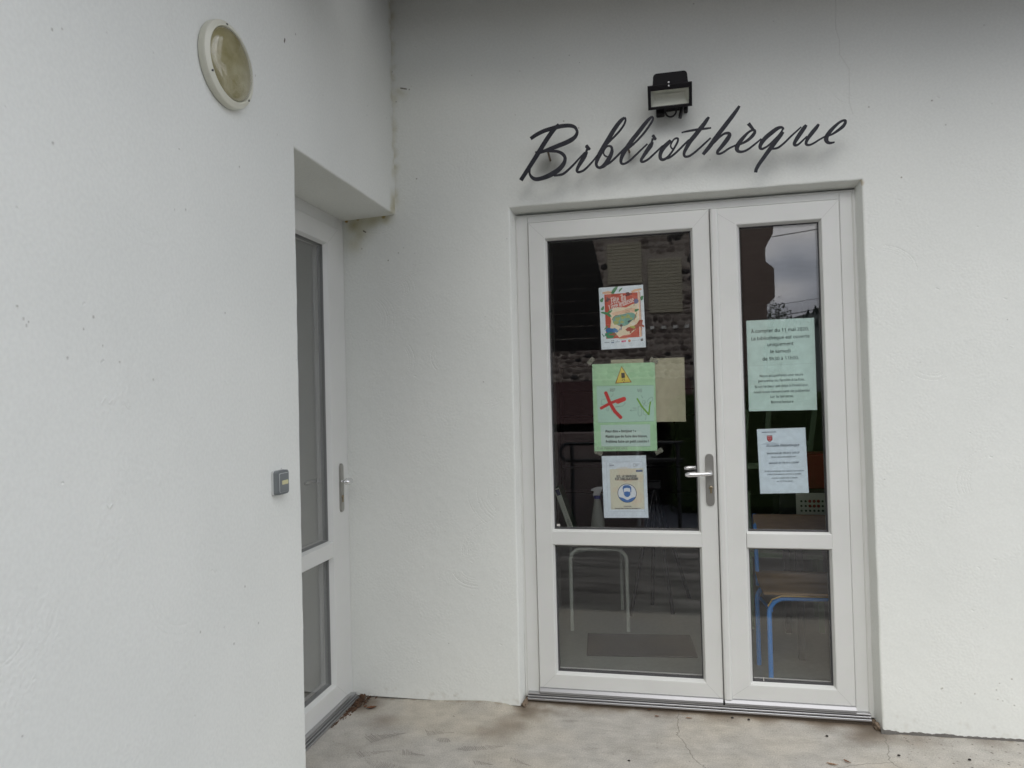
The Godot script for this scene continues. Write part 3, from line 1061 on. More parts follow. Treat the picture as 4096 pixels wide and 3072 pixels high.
func double_door() -> void:
	mat("mitre", lin(0.66, 0.665, 0.64), 0.5)
	mats["mitre"].albedo_color = lin(0.46, 0.46, 0.44)
	var t := BACK
	var d := thing("double_door", "white glazed double door with notices taped inside, under the black script sign", "door")
	var st := start()
	# fixed frame: left jamb, right jamb, head
	for b in [[Vector3(0.590, 0.03, -0.14), Vector3(0.6605, 2.372, -0.066)], [Vector3(2.0815, 0.03, -0.14), Vector3(2.158, 2.372, -0.066)]]:
		bx(st, b[0], b[1], 0.002)
	bx(st, Vector3(0.6605, 2.3325, -0.14), Vector3(2.0815, 2.372, -0.0663), 0.002)
	obj("frame", st, "white_pvc", d)
	st = start()
	for b in [[Vector3(0.6005, 0.034, -0.07), Vector3(0.6055, 2.366, -0.0635)], [Vector3(2.1325, 0.034, -0.07), Vector3(2.139, 2.366, -0.0635)], [Vector3(0.606, 2.3625, -0.07), Vector3(2.132, 2.368, -0.0635)]]:
		bx(st, b[0], b[1], 0.0015)
	obj("sealant", st, "sealant", d)
	var l1 := leaf(d, t, Vector4(0.664, 0.067, 1.5165, 2.329), Vector4(0.754, 0.158, 1.431, 2.2385), Vector2(0.761, 0.8405))
	var l2 := leaf(d, t, Vector4(1.5195, 0.067, 2.078, 2.329), Vector4(1.6495, 0.160, 1.9925, 2.2385), Vector2(0.763, 0.843))
	# cover strip over the meeting stiles
	st = start()
	var prof := [[1.5195, -0.0535], [1.5195, -0.046], [1.5225, -0.0405], [1.530, -0.038], [1.545, -0.038], [1.5525, -0.0405], [1.5555, -0.046], [1.5555, -0.0535]]
	var A := []
	var B := []
	for p in prof:
		A.append(Vector3(p[0], 0.082, p[1]))
		B.append(Vector3(p[0], 2.3255, p[1]))
	for k in prof.size() - 1:
		face(st, [A[k], A[k + 1], B[k + 1], B[k]], Vector3(1.5375, 1.2, -0.053))
	face(st, A, Vector3(1.5375, 1.2, -0.05))
	face(st, B, Vector3(1.5375, 1.2, -0.05))
	obj("cover_strip", st, "white_pvc", l2)
	# aluminium drip bars and threshold
	for b in [[0.667, 1.513, l1], [1.522, 2.077, l2]]:
		st = start()
		var q := [[0.084, -0.0525], [0.081, -0.044], [0.070, -0.033], [0.062, -0.032], [0.060, -0.036], [0.060, -0.0525]]
		for k in q.size() - 1:
			face(st, [Vector3(b[0], q[k][0], q[k][1]), Vector3(b[1], q[k][0], q[k][1]), Vector3(b[1], q[k + 1][0], q[k + 1][1]), Vector3(b[0], q[k + 1][0], q[k + 1][1])], Vector3(1.0, 0.07, -0.06))
		for x in [b[0], b[1]]:
			var cap := []
			for e in q:
				cap.append(Vector3(x, e[0], e[1]))
			face(st, cap, Vector3(1.515 if x > 1.6 or x < 1.0 else (0.7 if x < 1.518 else 2.0), 0.07, -0.05))
		obj("drip_bar", st, "aluminium", b[2])
	var th := start()
	for e in [[0.0285, 0.0375, -0.027], [0.040, 0.0475, -0.033], [0.050, 0.0575, -0.039]]:
		bx(th, Vector3(0.607, e[0], -0.14), Vector3(2.136, e[1], e[2]), 0.0015)
	obj("threshold", th, "dull_aluminium", d)
	st = start()
	bx(st, Vector3(0.61, 0.029, -0.139), Vector3(2.133, 0.057, -0.05))
	obj("threshold_core", st, "dark_slot", d)
	st = start()
	bx(st, Vector3(0.605, -0.01, -0.13), Vector3(2.14, 0.028, -0.044), 0.003)
	obj("bedding", st, "dirt_gap", d)
	st = start()
	bx(st, Vector3(1.5135, 0.058, -0.06), Vector3(1.5215, 0.068, -0.036))
	obj("meeting_block", st, "dark_slot", d)
	# handle plate, lever, lock
	st = start()
	slab(st, t, capsule_outline(1.4665, 1.5035, 0.962, 1.1995, 12), -0.052, -0.0455)
	slab(st, t, capsule_outline(1.4685, 1.5015, 0.964, 1.1975, 12), -0.0455, -0.0435)
	var plate := obj("handle_plate", st, "satin_steel", l1)
	st = start()
	lever(st, Vector3(1.487, 1.1125, -0.044), Vector3(0, 0, 1), Vector3(-1, 0, 0), 0.113)
	obj("lever_handle", st, "polished_aluminium", l1)
	st = start()
	lathe(st, [Vector2(0.0085, -0.044), Vector2(0.0085, -0.0395), Vector2(0.0075, -0.0385), Vector2(0.0, -0.0385)], Transform3D(Basis.IDENTITY, Vector3(1.4885, 1.044, 0)), 24)
	bx(st, Vector3(1.4835, 1.019, -0.044), Vector3(1.4935, 1.0365, -0.0398), 0.001)
	obj("lock_cylinder", st, "brass", l1)
	st = start()
	bx(st, Vector3(1.4875, 1.039, -0.0386), Vector3(1.4895, 1.049, -0.0381))
	obj("keyhole", st, "dark_slot", l1)
	st = start()
	lever(st, Vector3(1.487, 1.125, -0.125), Vector3(0, 0, -1), Vector3(-1, 0, 0), 0.113)
	slab(st, t, capsule_outline(1.4665, 1.5035, 0.962, 1.1995, 12), -0.129, -0.1255)
	obj("inside_handle", st, "polished_aluminium", l1)
	# small glass maker's stamps and a broken stay peg on the right sill
	st = start()
	for k in 2:
		bx(st, Vector3(0.764, 0.853 + 0.006 * k, -0.0793), Vector3(0.779, 0.857 + 0.006 * k, -0.0791))
	obj("glass_stamp", st, "white_ink", l1)
	st = start()
	tube(st, [Vector3(1.697, 0.160, -0.076), Vector3(1.696, 0.178, -0.074)], 0.0018, 6)
	obj("peg", st, "white_ink", l2)


func single_door() -> void:
	var t := Transform3D(SIDE.basis, Vector3(-0.2155, 0, 0))
	var d := thing("single_door", "white glazed single door recessed in the side wall beside the inner corner", "door")
	var st := start()
	tbox(st, t, Vector3(0.002, 0.02, -0.14), Vector3(0.0825, 2.42, -0.066), 0.002)
	tbox(st, t, Vector3(0.915, 0.02, -0.14), Vector3(0.99, 2.42, -0.066), 0.002)
	tbox(st, t, Vector3(0.0825, 2.341, -0.14), Vector3(0.915, 2.42, -0.0663), 0.002)
	obj("frame", st, "white_pvc", d)
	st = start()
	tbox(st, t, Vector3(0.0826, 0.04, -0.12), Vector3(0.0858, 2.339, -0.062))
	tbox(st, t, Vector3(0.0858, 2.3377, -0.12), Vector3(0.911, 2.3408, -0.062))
	obj("gap_shade_strip", st, "rubber", d)  # dark strips standing in for the shade in the gap round the leaf
	var l := leaf(d, t, Vector4(0.086, 0.042, 0.911, 2.3375), Vector4(0.2185, 0.145, 0.80, 2.2345), Vector2(0.736, 0.8225), "", "grey_seal")
	st = start()
	tbox(st, t, Vector3(0.086, 0.036, -0.0525), Vector3(0.911, 0.048, -0.033), 0.003)
	obj("drip_bar", st, "dull_aluminium", l)
	st = start()
	for e in [[0.002, 0.011, -0.022], [0.0135, 0.021, -0.03], [0.0235, 0.031, -0.037]]:
		tbox(st, t, Vector3(0.02, e[0], -0.14), Vector3(0.98, e[1], e[2]), 0.0015)
	obj("threshold", st, "dull_aluminium", d)
	st = start()
	slab(st, t, capsule_outline(0.098, 0.135, 0.944, 1.180, 12), -0.052, -0.0455)
	slab(st, t, capsule_outline(0.1, 0.133, 0.946, 1.178, 12), -0.0455, -0.0435)
	obj("handle_plate", st, "satin_steel", l)
	st = start()
	var kt := Transform3D(SIDE.basis, t * Vector3(0.1165, 1.093, 0))
	lathe(st, [Vector2(0.013, -0.044), Vector2(0.012, -0.034), Vector2(0.018, -0.028), Vector2(0.0265, -0.020), Vector2(0.0285, -0.012), Vector2(0.0265, -0.003), Vector2(0.018, 0.004), Vector2(0.0, 0.007)], Transform3D(kt.basis.scaled_local(Vector3(1.15, 0.62, 1.0)), kt.origin), 28)
	obj("knob", st, "polished_aluminium", l)
	st = start()
	lathe(st, [Vector2(0.0085, -0.044), Vector2(0.0085, -0.0395), Vector2(0.0, -0.0385)], Transform3D(SIDE.basis, t * Vector3(0.1165, 1.018, 0)), 20)
	tbox(st, t, Vector3(0.1115, 0.992, -0.044), Vector3(0.1215, 1.0105, -0.0398), 0.001)
	obj("lock_cylinder", st, "brass", l)
	st = start()
	lever(st, t * Vector3(0.1165, 1.10, -0.125), Vector3(-1, 0, 0), Vector3(0, 0, 1), 0.125)
	obj("inside_handle", st, "satin_steel", l)


# ------------------------------------------------------------------ lamp, bell, floodlight

func fittings() -> void:
	var lt := Transform3D(SIDE.basis, Vector3.ZERO)
	var lamp := thing("bulkhead_lamp", "round cream bulkhead lamp with yellowed dome high on the side wall", "lamp", Vector3(0, 2.5235, 1.4175))
	var st := start()
	lathe(st, [Vector2(0.125, 0.0005), Vector2(0.1275, 0.003), Vector2(0.1272, 0.0195), Vector2(0.1255, 0.0235), Vector2(0.1125, 0.0305), Vector2(0.1095, 0.0305), Vector2(0.1075, 0.0275), Vector2(0.1072, 0.012)], lt, 144, false)
	obj("rim", st, "lamp_ring", lamp)
	st = start()
	var prof := []
	for k in 15:
		var a := PI / 2 * k / 14.0
		prof.append(Vector2(0.1070 * cos(a), 0.026 + 0.034 * sin(a)))
	prof[14] = Vector2(0.0, 0.060)
	lathe(st, prof, lt, 96)
	obj("dome", st, "lamp_glass", lamp)
	st = start()
	prof = []
	for k in 13:
		var a := PI / 2 * k / 12.0
		prof.append(Vector2(0.1066 * cos(a), 0.023 + 0.026 * sin(a)))
	prof[12] = Vector2(0.0, 0.049)
	lathe(st, prof, lt, 72)
	obj("diffuser", st, "lamp_dome", lamp)
	for a in [Vector2(0.0985, -0.0605), Vector2(0.023, 0.1132), Vector2(-0.087, -0.076)]:
		st = start()
		lathe(st, [Vector2(0.003, 0.026), Vector2(0.003, 0.0312), Vector2(0.0, 0.0312)], Transform3D(lt.basis, Vector3(0, a.y, a.x)), 10)
		obj("screw", st, "rubber", lamp)

	var bell := thing("bell_push", "grey square bell push with cream label beside the recessed side door", "bell push", Vector3(0, 1.2155, 1.1575))
	st = start()
	slab(st, lt, rounded_rect(-0.0385, -0.0425, 0.037, 0.0415, 0.008), 0.0, 0.008)
	obj("back_plate", st, "bell_light", bell)
	st = start()
	slab(st, lt, rounded_rect(-0.037, -0.040, 0.0355, 0.0405, 0.009), 0.008, 0.022)
	slab(st, lt, rounded_rect(-0.0350, -0.038, 0.0335, 0.0385, 0.009), 0.022, 0.0245)
	obj("case", st, "bell_grey", bell)
	st = start()
	slab(st, lt, rounded_rect(-0.0285, -0.032, 0.0265, 0.032, 0.004), 0.0245, 0.0262)
	obj("trim", st, "bell_light", bell)
	st = start()
	slab(st, lt, rounded_rect(-0.0272, -0.0307, 0.0252, 0.0307, 0.004), 0.0262, 0.0285)
	obj("button", st, "bell_grey", bell)
	st = start()
	slab(st, lt, rounded_rect(-0.0235, -0.0065, 0.016, 0.0075, 0.0035), 0.0285, 0.0291)
	obj("label_strip", st, "bell_label", bell)

	# halogen floodlight over the sign
	var fl := thing("floodlight", "black square floodlight fixed above the script sign", "floodlight", Vector3(1.353, 2.80, 0.0))
	var ft := Transform3D(Basis(Vector3(1, 0, 0), deg_to_rad(29.0)), Vector3(0, 0.0, 0.118))
	st = start()
	ring(st, ft, Vector4(-0.096, -0.045, 0.096, 0.055), Vector4(-0.083, -0.034, 0.083, 0.034), [[0.0, -0.02], [0.0, 0.006], [0.12, 0.009], [0.85, 0.009], [1.0, 0.004], [1.0, -0.012], [0.0, -0.02]])
	obj("front_frame", st, "black_enamel", fl)
	st = start()
	# tapering body behind
	var a4 := [Vector3(-0.093, -0.043, -0.018), Vector3(0.093, -0.043, -0.018), Vector3(0.093, 0.052, -0.018), Vector3(-0.093, 0.052, -0.018)]
	var b4 := [Vector3(-0.07, -0.03, -0.085), Vector3(0.07, -0.03, -0.085), Vector3(0.07, 0.05, -0.085), Vector3(-0.07, 0.05, -0.085)]
	for v in [a4, b4]:
		for k in 4:
			v[k] = ft * v[k]
	var c0: Vector3 = ft * Vector3(0, 0, -0.05)
	face(st, b4, c0)
	for k in 4:
		face(st, [a4[k], a4[(k + 1) % 4], b4[(k + 1) % 4], b4[k]], c0)
	obj("body", st, "black_enamel", fl)
	st = start()
	var hood := rounded_rect(-0.080, -0.05, 0.080, 0.034, 0.016)
	for k in hood.size():
		hood[k].x *= 1.0 - 0.9 * (hood[k].y + 0.05)
	slab(st, Transform3D(Basis.IDENTITY, Vector3(0.004, 0.0915, 0.03)), hood, -0.028, 0.06)
	obj("terminal_box", st, "black_enamel", fl)
	st = start()
	lathe(st, [Vector2(0.004, 0.0), Vector2(0.004, 0.006), Vector2(0.0, 0.006)], Transform3D(ft.basis, ft * Vector3(-0.004, 0.050, 0.006)), 10)
	lathe(st, [Vector2(0.004, 0.0), Vector2(0.004, 0.006), Vector2(0.0, 0.006)], Transform3D(ft.basis, ft * Vector3(-0.004, 0.064, 0.006)), 10)
	obj("screw", st, "polished_aluminium", fl)
	st = start()
	var segs := 10
	for k in segs:
		var p0 := Vector2(lerpf(-0.0335, 0.0335, float(k) / segs), 0.0)
		var p1 := Vector2(lerpf(-0.0335, 0.0335, float(k + 1) / segs), 0.0)
		var dz := func(y: float) -> float: return -0.008 - 0.014 * (1.0 - pow(y / 0.036, 2.0))
		face(st, [ft * Vector3(-0.082, p0.x, dz.call(p0.x)), ft * Vector3(0.082, p0.x, dz.call(p0.x)), ft * Vector3(0.082, p1.x, dz.call(p1.x)), ft * Vector3(-0.082, p1.x, dz.call(p1.x))], ft * Vector3(0, 0, -1))
	for s in [-1.0, 1.0]:
		face(st, [ft * Vector3(0.0825 * s, -0.0335, -0.007), ft * Vector3(0.0825 * s, 0.0335, -0.007), ft * Vector3(0.066 * s, 0.0335, -0.0215), ft * Vector3(0.066 * s, -0.0335, -0.0215)], ft * Vector3(0.2 * s, 0, -1))
	obj("reflector", st, "lamp_reflector", fl)
	st = start()
	tbox(st, ft, Vector3(-0.0825, -0.0335, 0.000), Vector3(0.0825, 0.0335, 0.002))
	obj("front_glass", st, "glass", fl)
	st = start()
	tube(st, [ft * Vector3(-0.06, 0.012, -0.012), ft * Vector3(0.06, 0.012, -0.012)], 0.0028, 8)
	obj("halogen_tube", st, "lamp_reflector", fl)
	st = start()
	bx(st, Vector3(-0.062, -0.043, 0.002), Vector3(-0.024, 0.02, 0.05), 0.004)
	bx(st, Vector3(-0.024, -0.02, 0.002), Vector3(0.062, 0.02, 0.045), 0.004)
	bx(st, Vector3(0.062, -0.036, 0.002), Vector3(0.08, 0.02, 0.05), 0.004)
	obj("wall_bracket", st, "black_enamel", fl)
	st = start()
	var loop := []
	for k in 13:
		var a := PI + PI * k / 12.0
		loop.append(Vector3(0.003 + cos(a) * 0.024, -0.036 + sin(a) * 0.026, 0.05))
	loop.push_front(Vector3(-0.019, -0.02, 0.06))
	loop.push_back(Vector3(0.03, -0.02, 0.06))
	tube(st, loop, 0.0042, 8)
	obj("cable", st, "black_cable", fl)
	st = start()
	tube(st, [Vector3(0.056, -0.02, 0.05), Vector3(0.048, -0.05, 0.052), Vector3(0.043, -0.073, 0.053)], [0.0085, 0.0085, 0.008], 12)
	obj("cable_gland", st, "black_cable", fl)


# ------------------------------------------------------------------ the sign

func cut_letter(sign: Node3D, strokes: Array) -> void:
	var st := start()
	for s in strokes.size():
		var raw: Array = strokes[s]
		var n := raw.size() / 3
		var pts := []
		var wid := []
		for k in n:
			pts.append(Vector2(raw[k * 3], raw[k * 3 + 1]) / 1000.0)
			wid.append(raw[k * 3 + 2] / 1000.0)
		var sp := []
		var sw := []
		for k in n - 1:
			for q in 5:
				var u := q / 5.0
				sp.append(pts[k].cubic_interpolate(pts[k + 1], pts[maxi(k - 1, 0)], pts[mini(k + 2, n - 1)], u))
				sw.append(lerpf(wid[k], wid[k + 1], u))
		sp.append(pts[n - 1])
		sw.append(wid[n - 1])
		var z1 := 0.003 + 0.0004 * s
		var z0 := -0.002 - 0.0004 * s
		var l := []
		var r := []
		for k in sp.size():
			var d: Vector2 = (sp[mini(k + 1, sp.size() - 1)] - sp[maxi(k - 1, 0)]).normalized().orthogonal()
			l.append(sp[k] + d * sw[k] / 2)
			r.append(sp[k] - d * sw[k] / 2)
		for k in sp.size() - 1:
			var c := Vector3((sp[k].x + sp[k + 1].x) / 2, (sp[k].y + sp[k + 1].y) / 2, 0)
			for z in [z0, z1]:
				face(st, [Vector3(l[k].x, l[k].y, z), Vector3(r[k].x, r[k].y, z), Vector3(r[k + 1].x, r[k + 1].y, z), Vector3(l[k + 1].x, l[k + 1].y, z)], c)
			face(st, [Vector3(l[k].x, l[k].y, z0), Vector3(l[k + 1].x, l[k + 1].y, z0), Vector3(l[k + 1].x, l[k + 1].y, z1), Vector3(l[k].x, l[k].y, z1)], c)
			face(st, [Vector3(r[k].x, r[k].y, z0), Vector3(r[k + 1].x, r[k + 1].y, z0), Vector3(r[k + 1].x, r[k + 1].y, z1), Vector3(r[k].x, r[k].y, z1)], c)
		for e in [0, sp.size() - 1]:
			var a: Vector2 = l[e] - sp[e]
			var sgn := 1.0 if e == 0 else -1.0
			var ring_pts := []
			for q in 9:
				ring_pts.append(sp[e] + a.rotated(sgn * PI * q / 8.0))
			slab(st, Transform3D.IDENTITY, ring_pts, z0 + 0.0001, z1 - 0.0001)
	obj("letter", st, "letter_steel", sign)


func sign_lettering() -> void:
	var sign := thing("script_sign", "black cut metal script lettering on pins, reading Bibliothèque, above the double door", "sign", Vector3(0.6, 2.4, 0.09))
	cut_letter(sign, [[62.4,97.9,18.4,107.2,159.8,19.5,149.5,219.5,20.7,189.5,277,20.5,222.5,318.1,19.8,249.6,341,14.5], [113.8,288.9,15.2,143.2,305,17.1,177.8,318.5,17.5,212.1,325.5,18.1,246.2,331.5,18.1,275.8,332.6,16.9,301,330.6,16.4,321.7,321.5,14,331.7,304.7,12.2,331.8,292.1,13.3,322.6,276.2,16.8,303.4,263.5,20.3,273.6,251.7,20.3,243.8,243.1,19.3,213.9,234.4,18.2,188.2,227.4,15.1,158.1,220.8,13.6,134.6,219.9,12.3], [175.3,225.5,10,213.5,220.7,11.1,238.8,216.1,12.2,259.7,204.6,14.5,271.9,188.7,15,272.5,171.8,15.6,262.5,151.7,19.2,240.8,130.6,21.7,215,116,22.9,184.9,103.9,20.5,154.9,97.1,18.2,131.3,97.1,17.1,114.4,108.1,14.3,105.2,126,9.5,105.8,147.2,9.5,114,174,9.9], [218.9,105.1,7.5,248.6,106.7,9.8,265.6,111.4,9.8,291.4,130.1,9.2,319.3,154.8,7.9,345.1,180.7,6.2,366.5,199.6,7.4]])
	cut_letter(sign, [[374.8,201.9,10.9,364,184.1,20.8,348.7,160.4,19.1,333.5,136.7,14.8,327.2,121.6,13.3,330.3,112.9,11.6,341.1,111.9,9.8,358,117.7,9.7,379.3,134.6,9.2,400.6,155.6,7.8,424.1,182.5,6.9], [374.2,215.6,20.2,379.5,220.3,30.2,385.9,224.9,23.7], [371.7,200.1,9.7,377.3,216.3,9.8]])
	cut_letter(sign, [[550.3,341.3,9.5,534.7,330.6,16,515.8,309.7,18.8,494.5,280.8,20,473.1,247.6,21.1,453.7,218.4,21.2,434.3,186.9,21.2,422.3,163.1,17.8,416.6,144.9,13.9,418.4,132.2,12.4,426.4,124.2,10.9,436.7,124.2,12.4,453.5,133.1,18.9,470.5,154.4,20,483.4,176,17.6,490.1,196.1,14.7], [490,192,14.3,488.1,210.8,11.4,478.4,218.4,8.5,466,216.1,6.9,455.4,203.6,6.8,450.9,189.5,6.8,455.7,176.6,6.8,467.8,169.6,6.9], [549.7,341,9.6,554.2,334.7,8.6,552.8,322.4,8.4,544.2,304.7,8.4,527.3,283.6,8.4,506.3,263,8.5,483.2,242.5,8,462.1,221.7,6.2], [457.5,130.6,6.1,480.4,143,8,503.5,161.6,8.4,524.4,180.3,8,547.5,202.9,6.1]])
	cut_letter(sign, [[672.3,333,8.4,655.9,319.7,14,635.1,297.2,17.5,608,265,19,582.9,236.6,19.8,564,211.6,20.5,549.2,192.4,19.8,535.3,168.9,17.6,528.7,148.9,14.2,529.3,136.4,11.9,537.3,130.5,10.1,551.6,133.3,9.1,572.3,145.8,9.1,597.2,167.1,8.4,619.9,186.6,7.7,648.8,211.5,6.1], [671.9,333,8.5,677.1,325.7,8.4,673.7,313.7,9,661.2,294.5,9,640.3,267.9,9.1,615.4,241.6,9.1,590.6,219.3,8.4,565.7,199.1,6.1]])
	cut_letter(sign, [[672,217.4,10.6,662.6,201.9,20.7,648,182.8,18.5,631.3,159.7,15.1,619.7,142.3,12.9,620.9,133.6,11.3,632.5,132.9,9.5,650.8,141.4,9,673.4,159.8,8.6,693.9,177.3,7.8,716.4,196.6,6], [673.9,234,20.7,679.2,237.2,28.5,685.3,240.7,21.9], [668,215.7,9.4,673.5,233.7,9.5]])
	cut_letter(sign, [[752.7,216.5,13.8,738.5,204.6,17.3,722.1,189.9,19.6,709.7,172.7,18.4,703.6,154.9,16.2,704.8,140.4,14.3,712.6,133.5,11.7,724.6,135.5,11.2,740.8,147.2,9.4,759.3,169.9,8.5,773.8,193,9], [771.7,189.1,8.5,782.1,208.4,9.4,783.4,220.5,8.9,775.6,223.8,7.6,764.6,218.4,6.7,754.3,203.1,6.7,751,191.1,6.7,755.6,180.5,6.7,765.3,174.4,6.1], [724.6,135.5,6,742.5,138.9,8.4,762.7,151.2,8.5,784.9,169.5,8.5,807.2,189.7,8,831.4,211.6,6.6]])
	cut_letter(sign, [[919.8,303.9,10.4,909.7,290.8,15.9,895.6,272.1,18.2,877.5,251.7,19.3,857.2,227.4,19.3,837,205.1,19.3,822.6,182.2,17.1,810.2,159,13.8,808.2,144.9,11.5,815.4,137.1,9.8,831.2,138.7,9.3,853.1,151.8,8.9,875.1,168.9,8.4,897,187,8,924.8,210.4,6.6], [799.9,247.1,4.9,828.5,250.7,8.2,867.8,253.7,9.2,902.8,254.1,8.8,928.1,254.9,5.9]])
	cut_letter(sign, [[1050.7,339,10.2,1039.7,323.1,14.6,1017.9,295.4,17.9,992,264,19.1,964.1,230.6,19,940,200.8,19.1,921.9,176.4,18.1,905.9,157.8,17,889.8,140.2,13.7], [929.8,179.7,7,945.6,193.2,6.6,963.5,210.6,7.9,983.1,223.1,8.8,999.5,224,11.3,1005.5,215.3,15.7,997.8,201.1,19.1,981.9,180.6,18,963.9,160.2,15,952.4,147.2,12.5,952.7,138.7,10.5,963.3,136.5,8.7,980.8,143.5,8.4,1004.2,157.3,7.9,1035.2,169.2,6.5]])
	cut_letter(sign, [[1034.2,167.3,6.5,1058.1,173,8.7,1081.3,184.6,12.3,1100.7,200.7,14.6,1111.6,215.5,13.4], [1110.5,212.6,13.4,1111.2,223.5,10.8,1101.5,226.9,8.6,1086.1,219.7,9.5,1068.6,203.9,13.4,1050.8,183.7,17.9,1036.9,163.1,20.1,1034.9,148.2,16.8,1041.9,138.5,11.7,1057.1,136.1,9.5,1076.2,141.6,8.7,1095.5,153.3,8.2,1114.8,167.3,7.7,1138,184.9,6.4], [1086.3,258.1,14.6,1096.3,243,12.3,1108.1,225.8,8]])
	cut_letter(sign, [[1229.6,216.1,8.1,1228.5,222.8,8.1,1219.7,226.9,10.7,1202.8,221.9,16.5,1179.9,206.4,18.7,1156.9,188.9,18.8,1139.3,168.8,17.7,1132.3,153.5,15.5,1133.3,143.1,11.2,1143.2,139.5,9], [1140.3,139.6,9,1157.5,147.1,8.2,1172.8,157.5,8.1,1190.1,173.6,8.1,1207.4,189.7,8.1,1221,206.1,8.1,1228.4,219.2,8.1], [1230.2,204.2,7.9,1220.6,194.3,15,1203.2,174.3,17.6,1183.8,150.4,18.7,1164.4,126.5,17.6,1144.8,100.6,16.6,1125.2,74.6,15.6,1113.3,53.8,15.1,1110,40.2,13.8], [1177.8,137.1,6.4,1198.4,137.1,8.1,1213.5,143.5,8.5,1236.3,161.1,8.1,1259.2,182.5,7.7,1282,201.8,6.8,1302.9,219.4,5.7]])
	cut_letter(sign, [[1324.2,226,11,1315.6,215.1,17.4,1300.2,194.1,18.5,1284.8,172,17.4,1274.1,153.4,14.5,1274.4,144.5,11.1,1283.9,142.9,9.4,1297.1,151.1,8.1,1325.5,176.7,6.7], [1374.5,224.1,9.9,1363.1,209.2,16.2,1346,189.4,17.8,1328.9,167.5,15.2,1321.4,150.6,12,1323.5,141,9.3,1335.3,138.4,8,1353.8,145.4,7.6,1374.3,157.1,7.2,1405.7,172.5,5.9]])
	cut_letter(sign, [[1405.6,168.6,6.3,1429.4,176.9,8.4,1451.5,190.2,11.9,1471.8,205.7,14.2,1480.8,219.3,12.1], [1480.5,218.4,11.9,1481.1,228.4,9.2,1470.7,229.5,9.2,1454.2,221.1,10.5,1433.8,203.8,14.1,1417,186,17.2,1404.6,167.7,18.3,1402.4,154.3,17.3,1407,144,13,1417.3,138.7,10.1,1435.5,140.2,5.4]])
	for p in [[0.795, 2.617, 0.7905, 2.608], [1.1615, 2.6, 1.164, 2.612]]:
		var st := start()
		tube(st, [Vector3(p[0] - 0.6, p[1] - 2.4, 0.0), Vector3(p[2] - 0.6, p[3] - 2.4, -0.091)], 0.005, 8)
		obj("pin", st, "rusty_pin", sign)


# ------------------------------------------------------------------ notices behind the glass

func text(st: SurfaceTool, s: String, x: float, y: float, em: float, bold := false, serif := false, center := true, squeeze := 1.0, slant := 0.0, turn := 0.0) -> void:
	var f := SystemFont.new()
	f.font_names = PackedStringArray(["Droid Serif" if serif else "Droid Sans"])
	f.font_weight = 700 if bold else 400
	var t := TextMesh.new()
	t.text = s
	t.font = f
	t.font_size = 48
	t.pixel_size = em / 48.0
	t.depth = 0.0001
	t.curve_step = 3.0
	t.horizontal_alignment = HORIZONTAL_ALIGNMENT_CENTER if center else HORIZONTAL_ALIGNMENT_LEFT
	t.vertical_alignment = VERTICAL_ALIGNMENT_CENTER
	var b := Basis(Vector3(0, 0, 1), turn) * Basis(Vector3(squeeze, 0, 0), Vector3(slant, 1, 0), Vector3(0, 0, 1))
	st.append_from(t, 0, Transform3D(b, Vector3(x, y, 0.0004)))


# a sheet of paper: at is its top left corner, size its width and height; tilt turns it in its plane
func sheet(called: String, label: String, category: String, at: Vector3, size: Vector2, tilt: float, face_mat, group := "") -> MeshInstance3D:
	var st := start()
	st.set_smooth_group(0)
	var nx := 8
	var ny := 10
	var hgt := func(u: float, v: float) -> float: return 0.0009 * sin(u * 3.1 + at.x * 9.0) * sin(v * 4.0 + at.y * 5.0) - 0.0009
	for i in nx:
		for j in ny:
			for side in 2:
				var pts := []
				var uv := []
				for e in [[0, 0], [1, 0], [1, 1], [0, 1]]:
					var u := float(i + e[0]) / nx
					var v := float(j + e[1]) / ny
					pts.append(Vector3((u - 0.5) * size.x, (0.5 - v) * size.y, hgt.call(u, v) - 0.0002 * side))
					uv.append(Vector2(u, v))
				face(st, pts, pts[0] + Vector3(0, 0, 1.0 if side else -1.0), uv)
	var o := obj(called, st, face_mat)
	var bs := Basis(Vector3(0, 0, 1), tilt)
	o.transform = Transform3D(bs, at + bs * Vector3(size.x / 2, -size.y / 2, 0))
	tag(o, label, category, group)
	return o


func picture(called: String, im: Image, rough := 0.75) -> StandardMaterial3D:
	var m := mat(called, Color.WHITE, rough)
	m.albedo_texture = ImageTexture.create_from_image(im)
	m.texture_repeat = false
	return m


func paper_image(w: int, h: int, c: Color, sd: int) -> Image:
	var im := Image.create(w, h, false, Image.FORMAT_RGB8)
	var a := noise_bytes(w, h, 0.012, sd, 3)
	var by := PackedByteArray()
	by.resize(w * h * 3)
	for k in w * h:
		var f := 0.97 + 0.06 * a[k] / 255.0
		by[k * 3] = int(clampf(c.r * f, 0, 1) * 255)
		by[k * 3 + 1] = int(clampf(c.g * f, 0, 1) * 255)
		by[k * 3 + 2] = int(clampf(c.b * f, 0, 1) * 255)
	im.set_data(w, h, false, Image.FORMAT_RGB8, by)
	return im


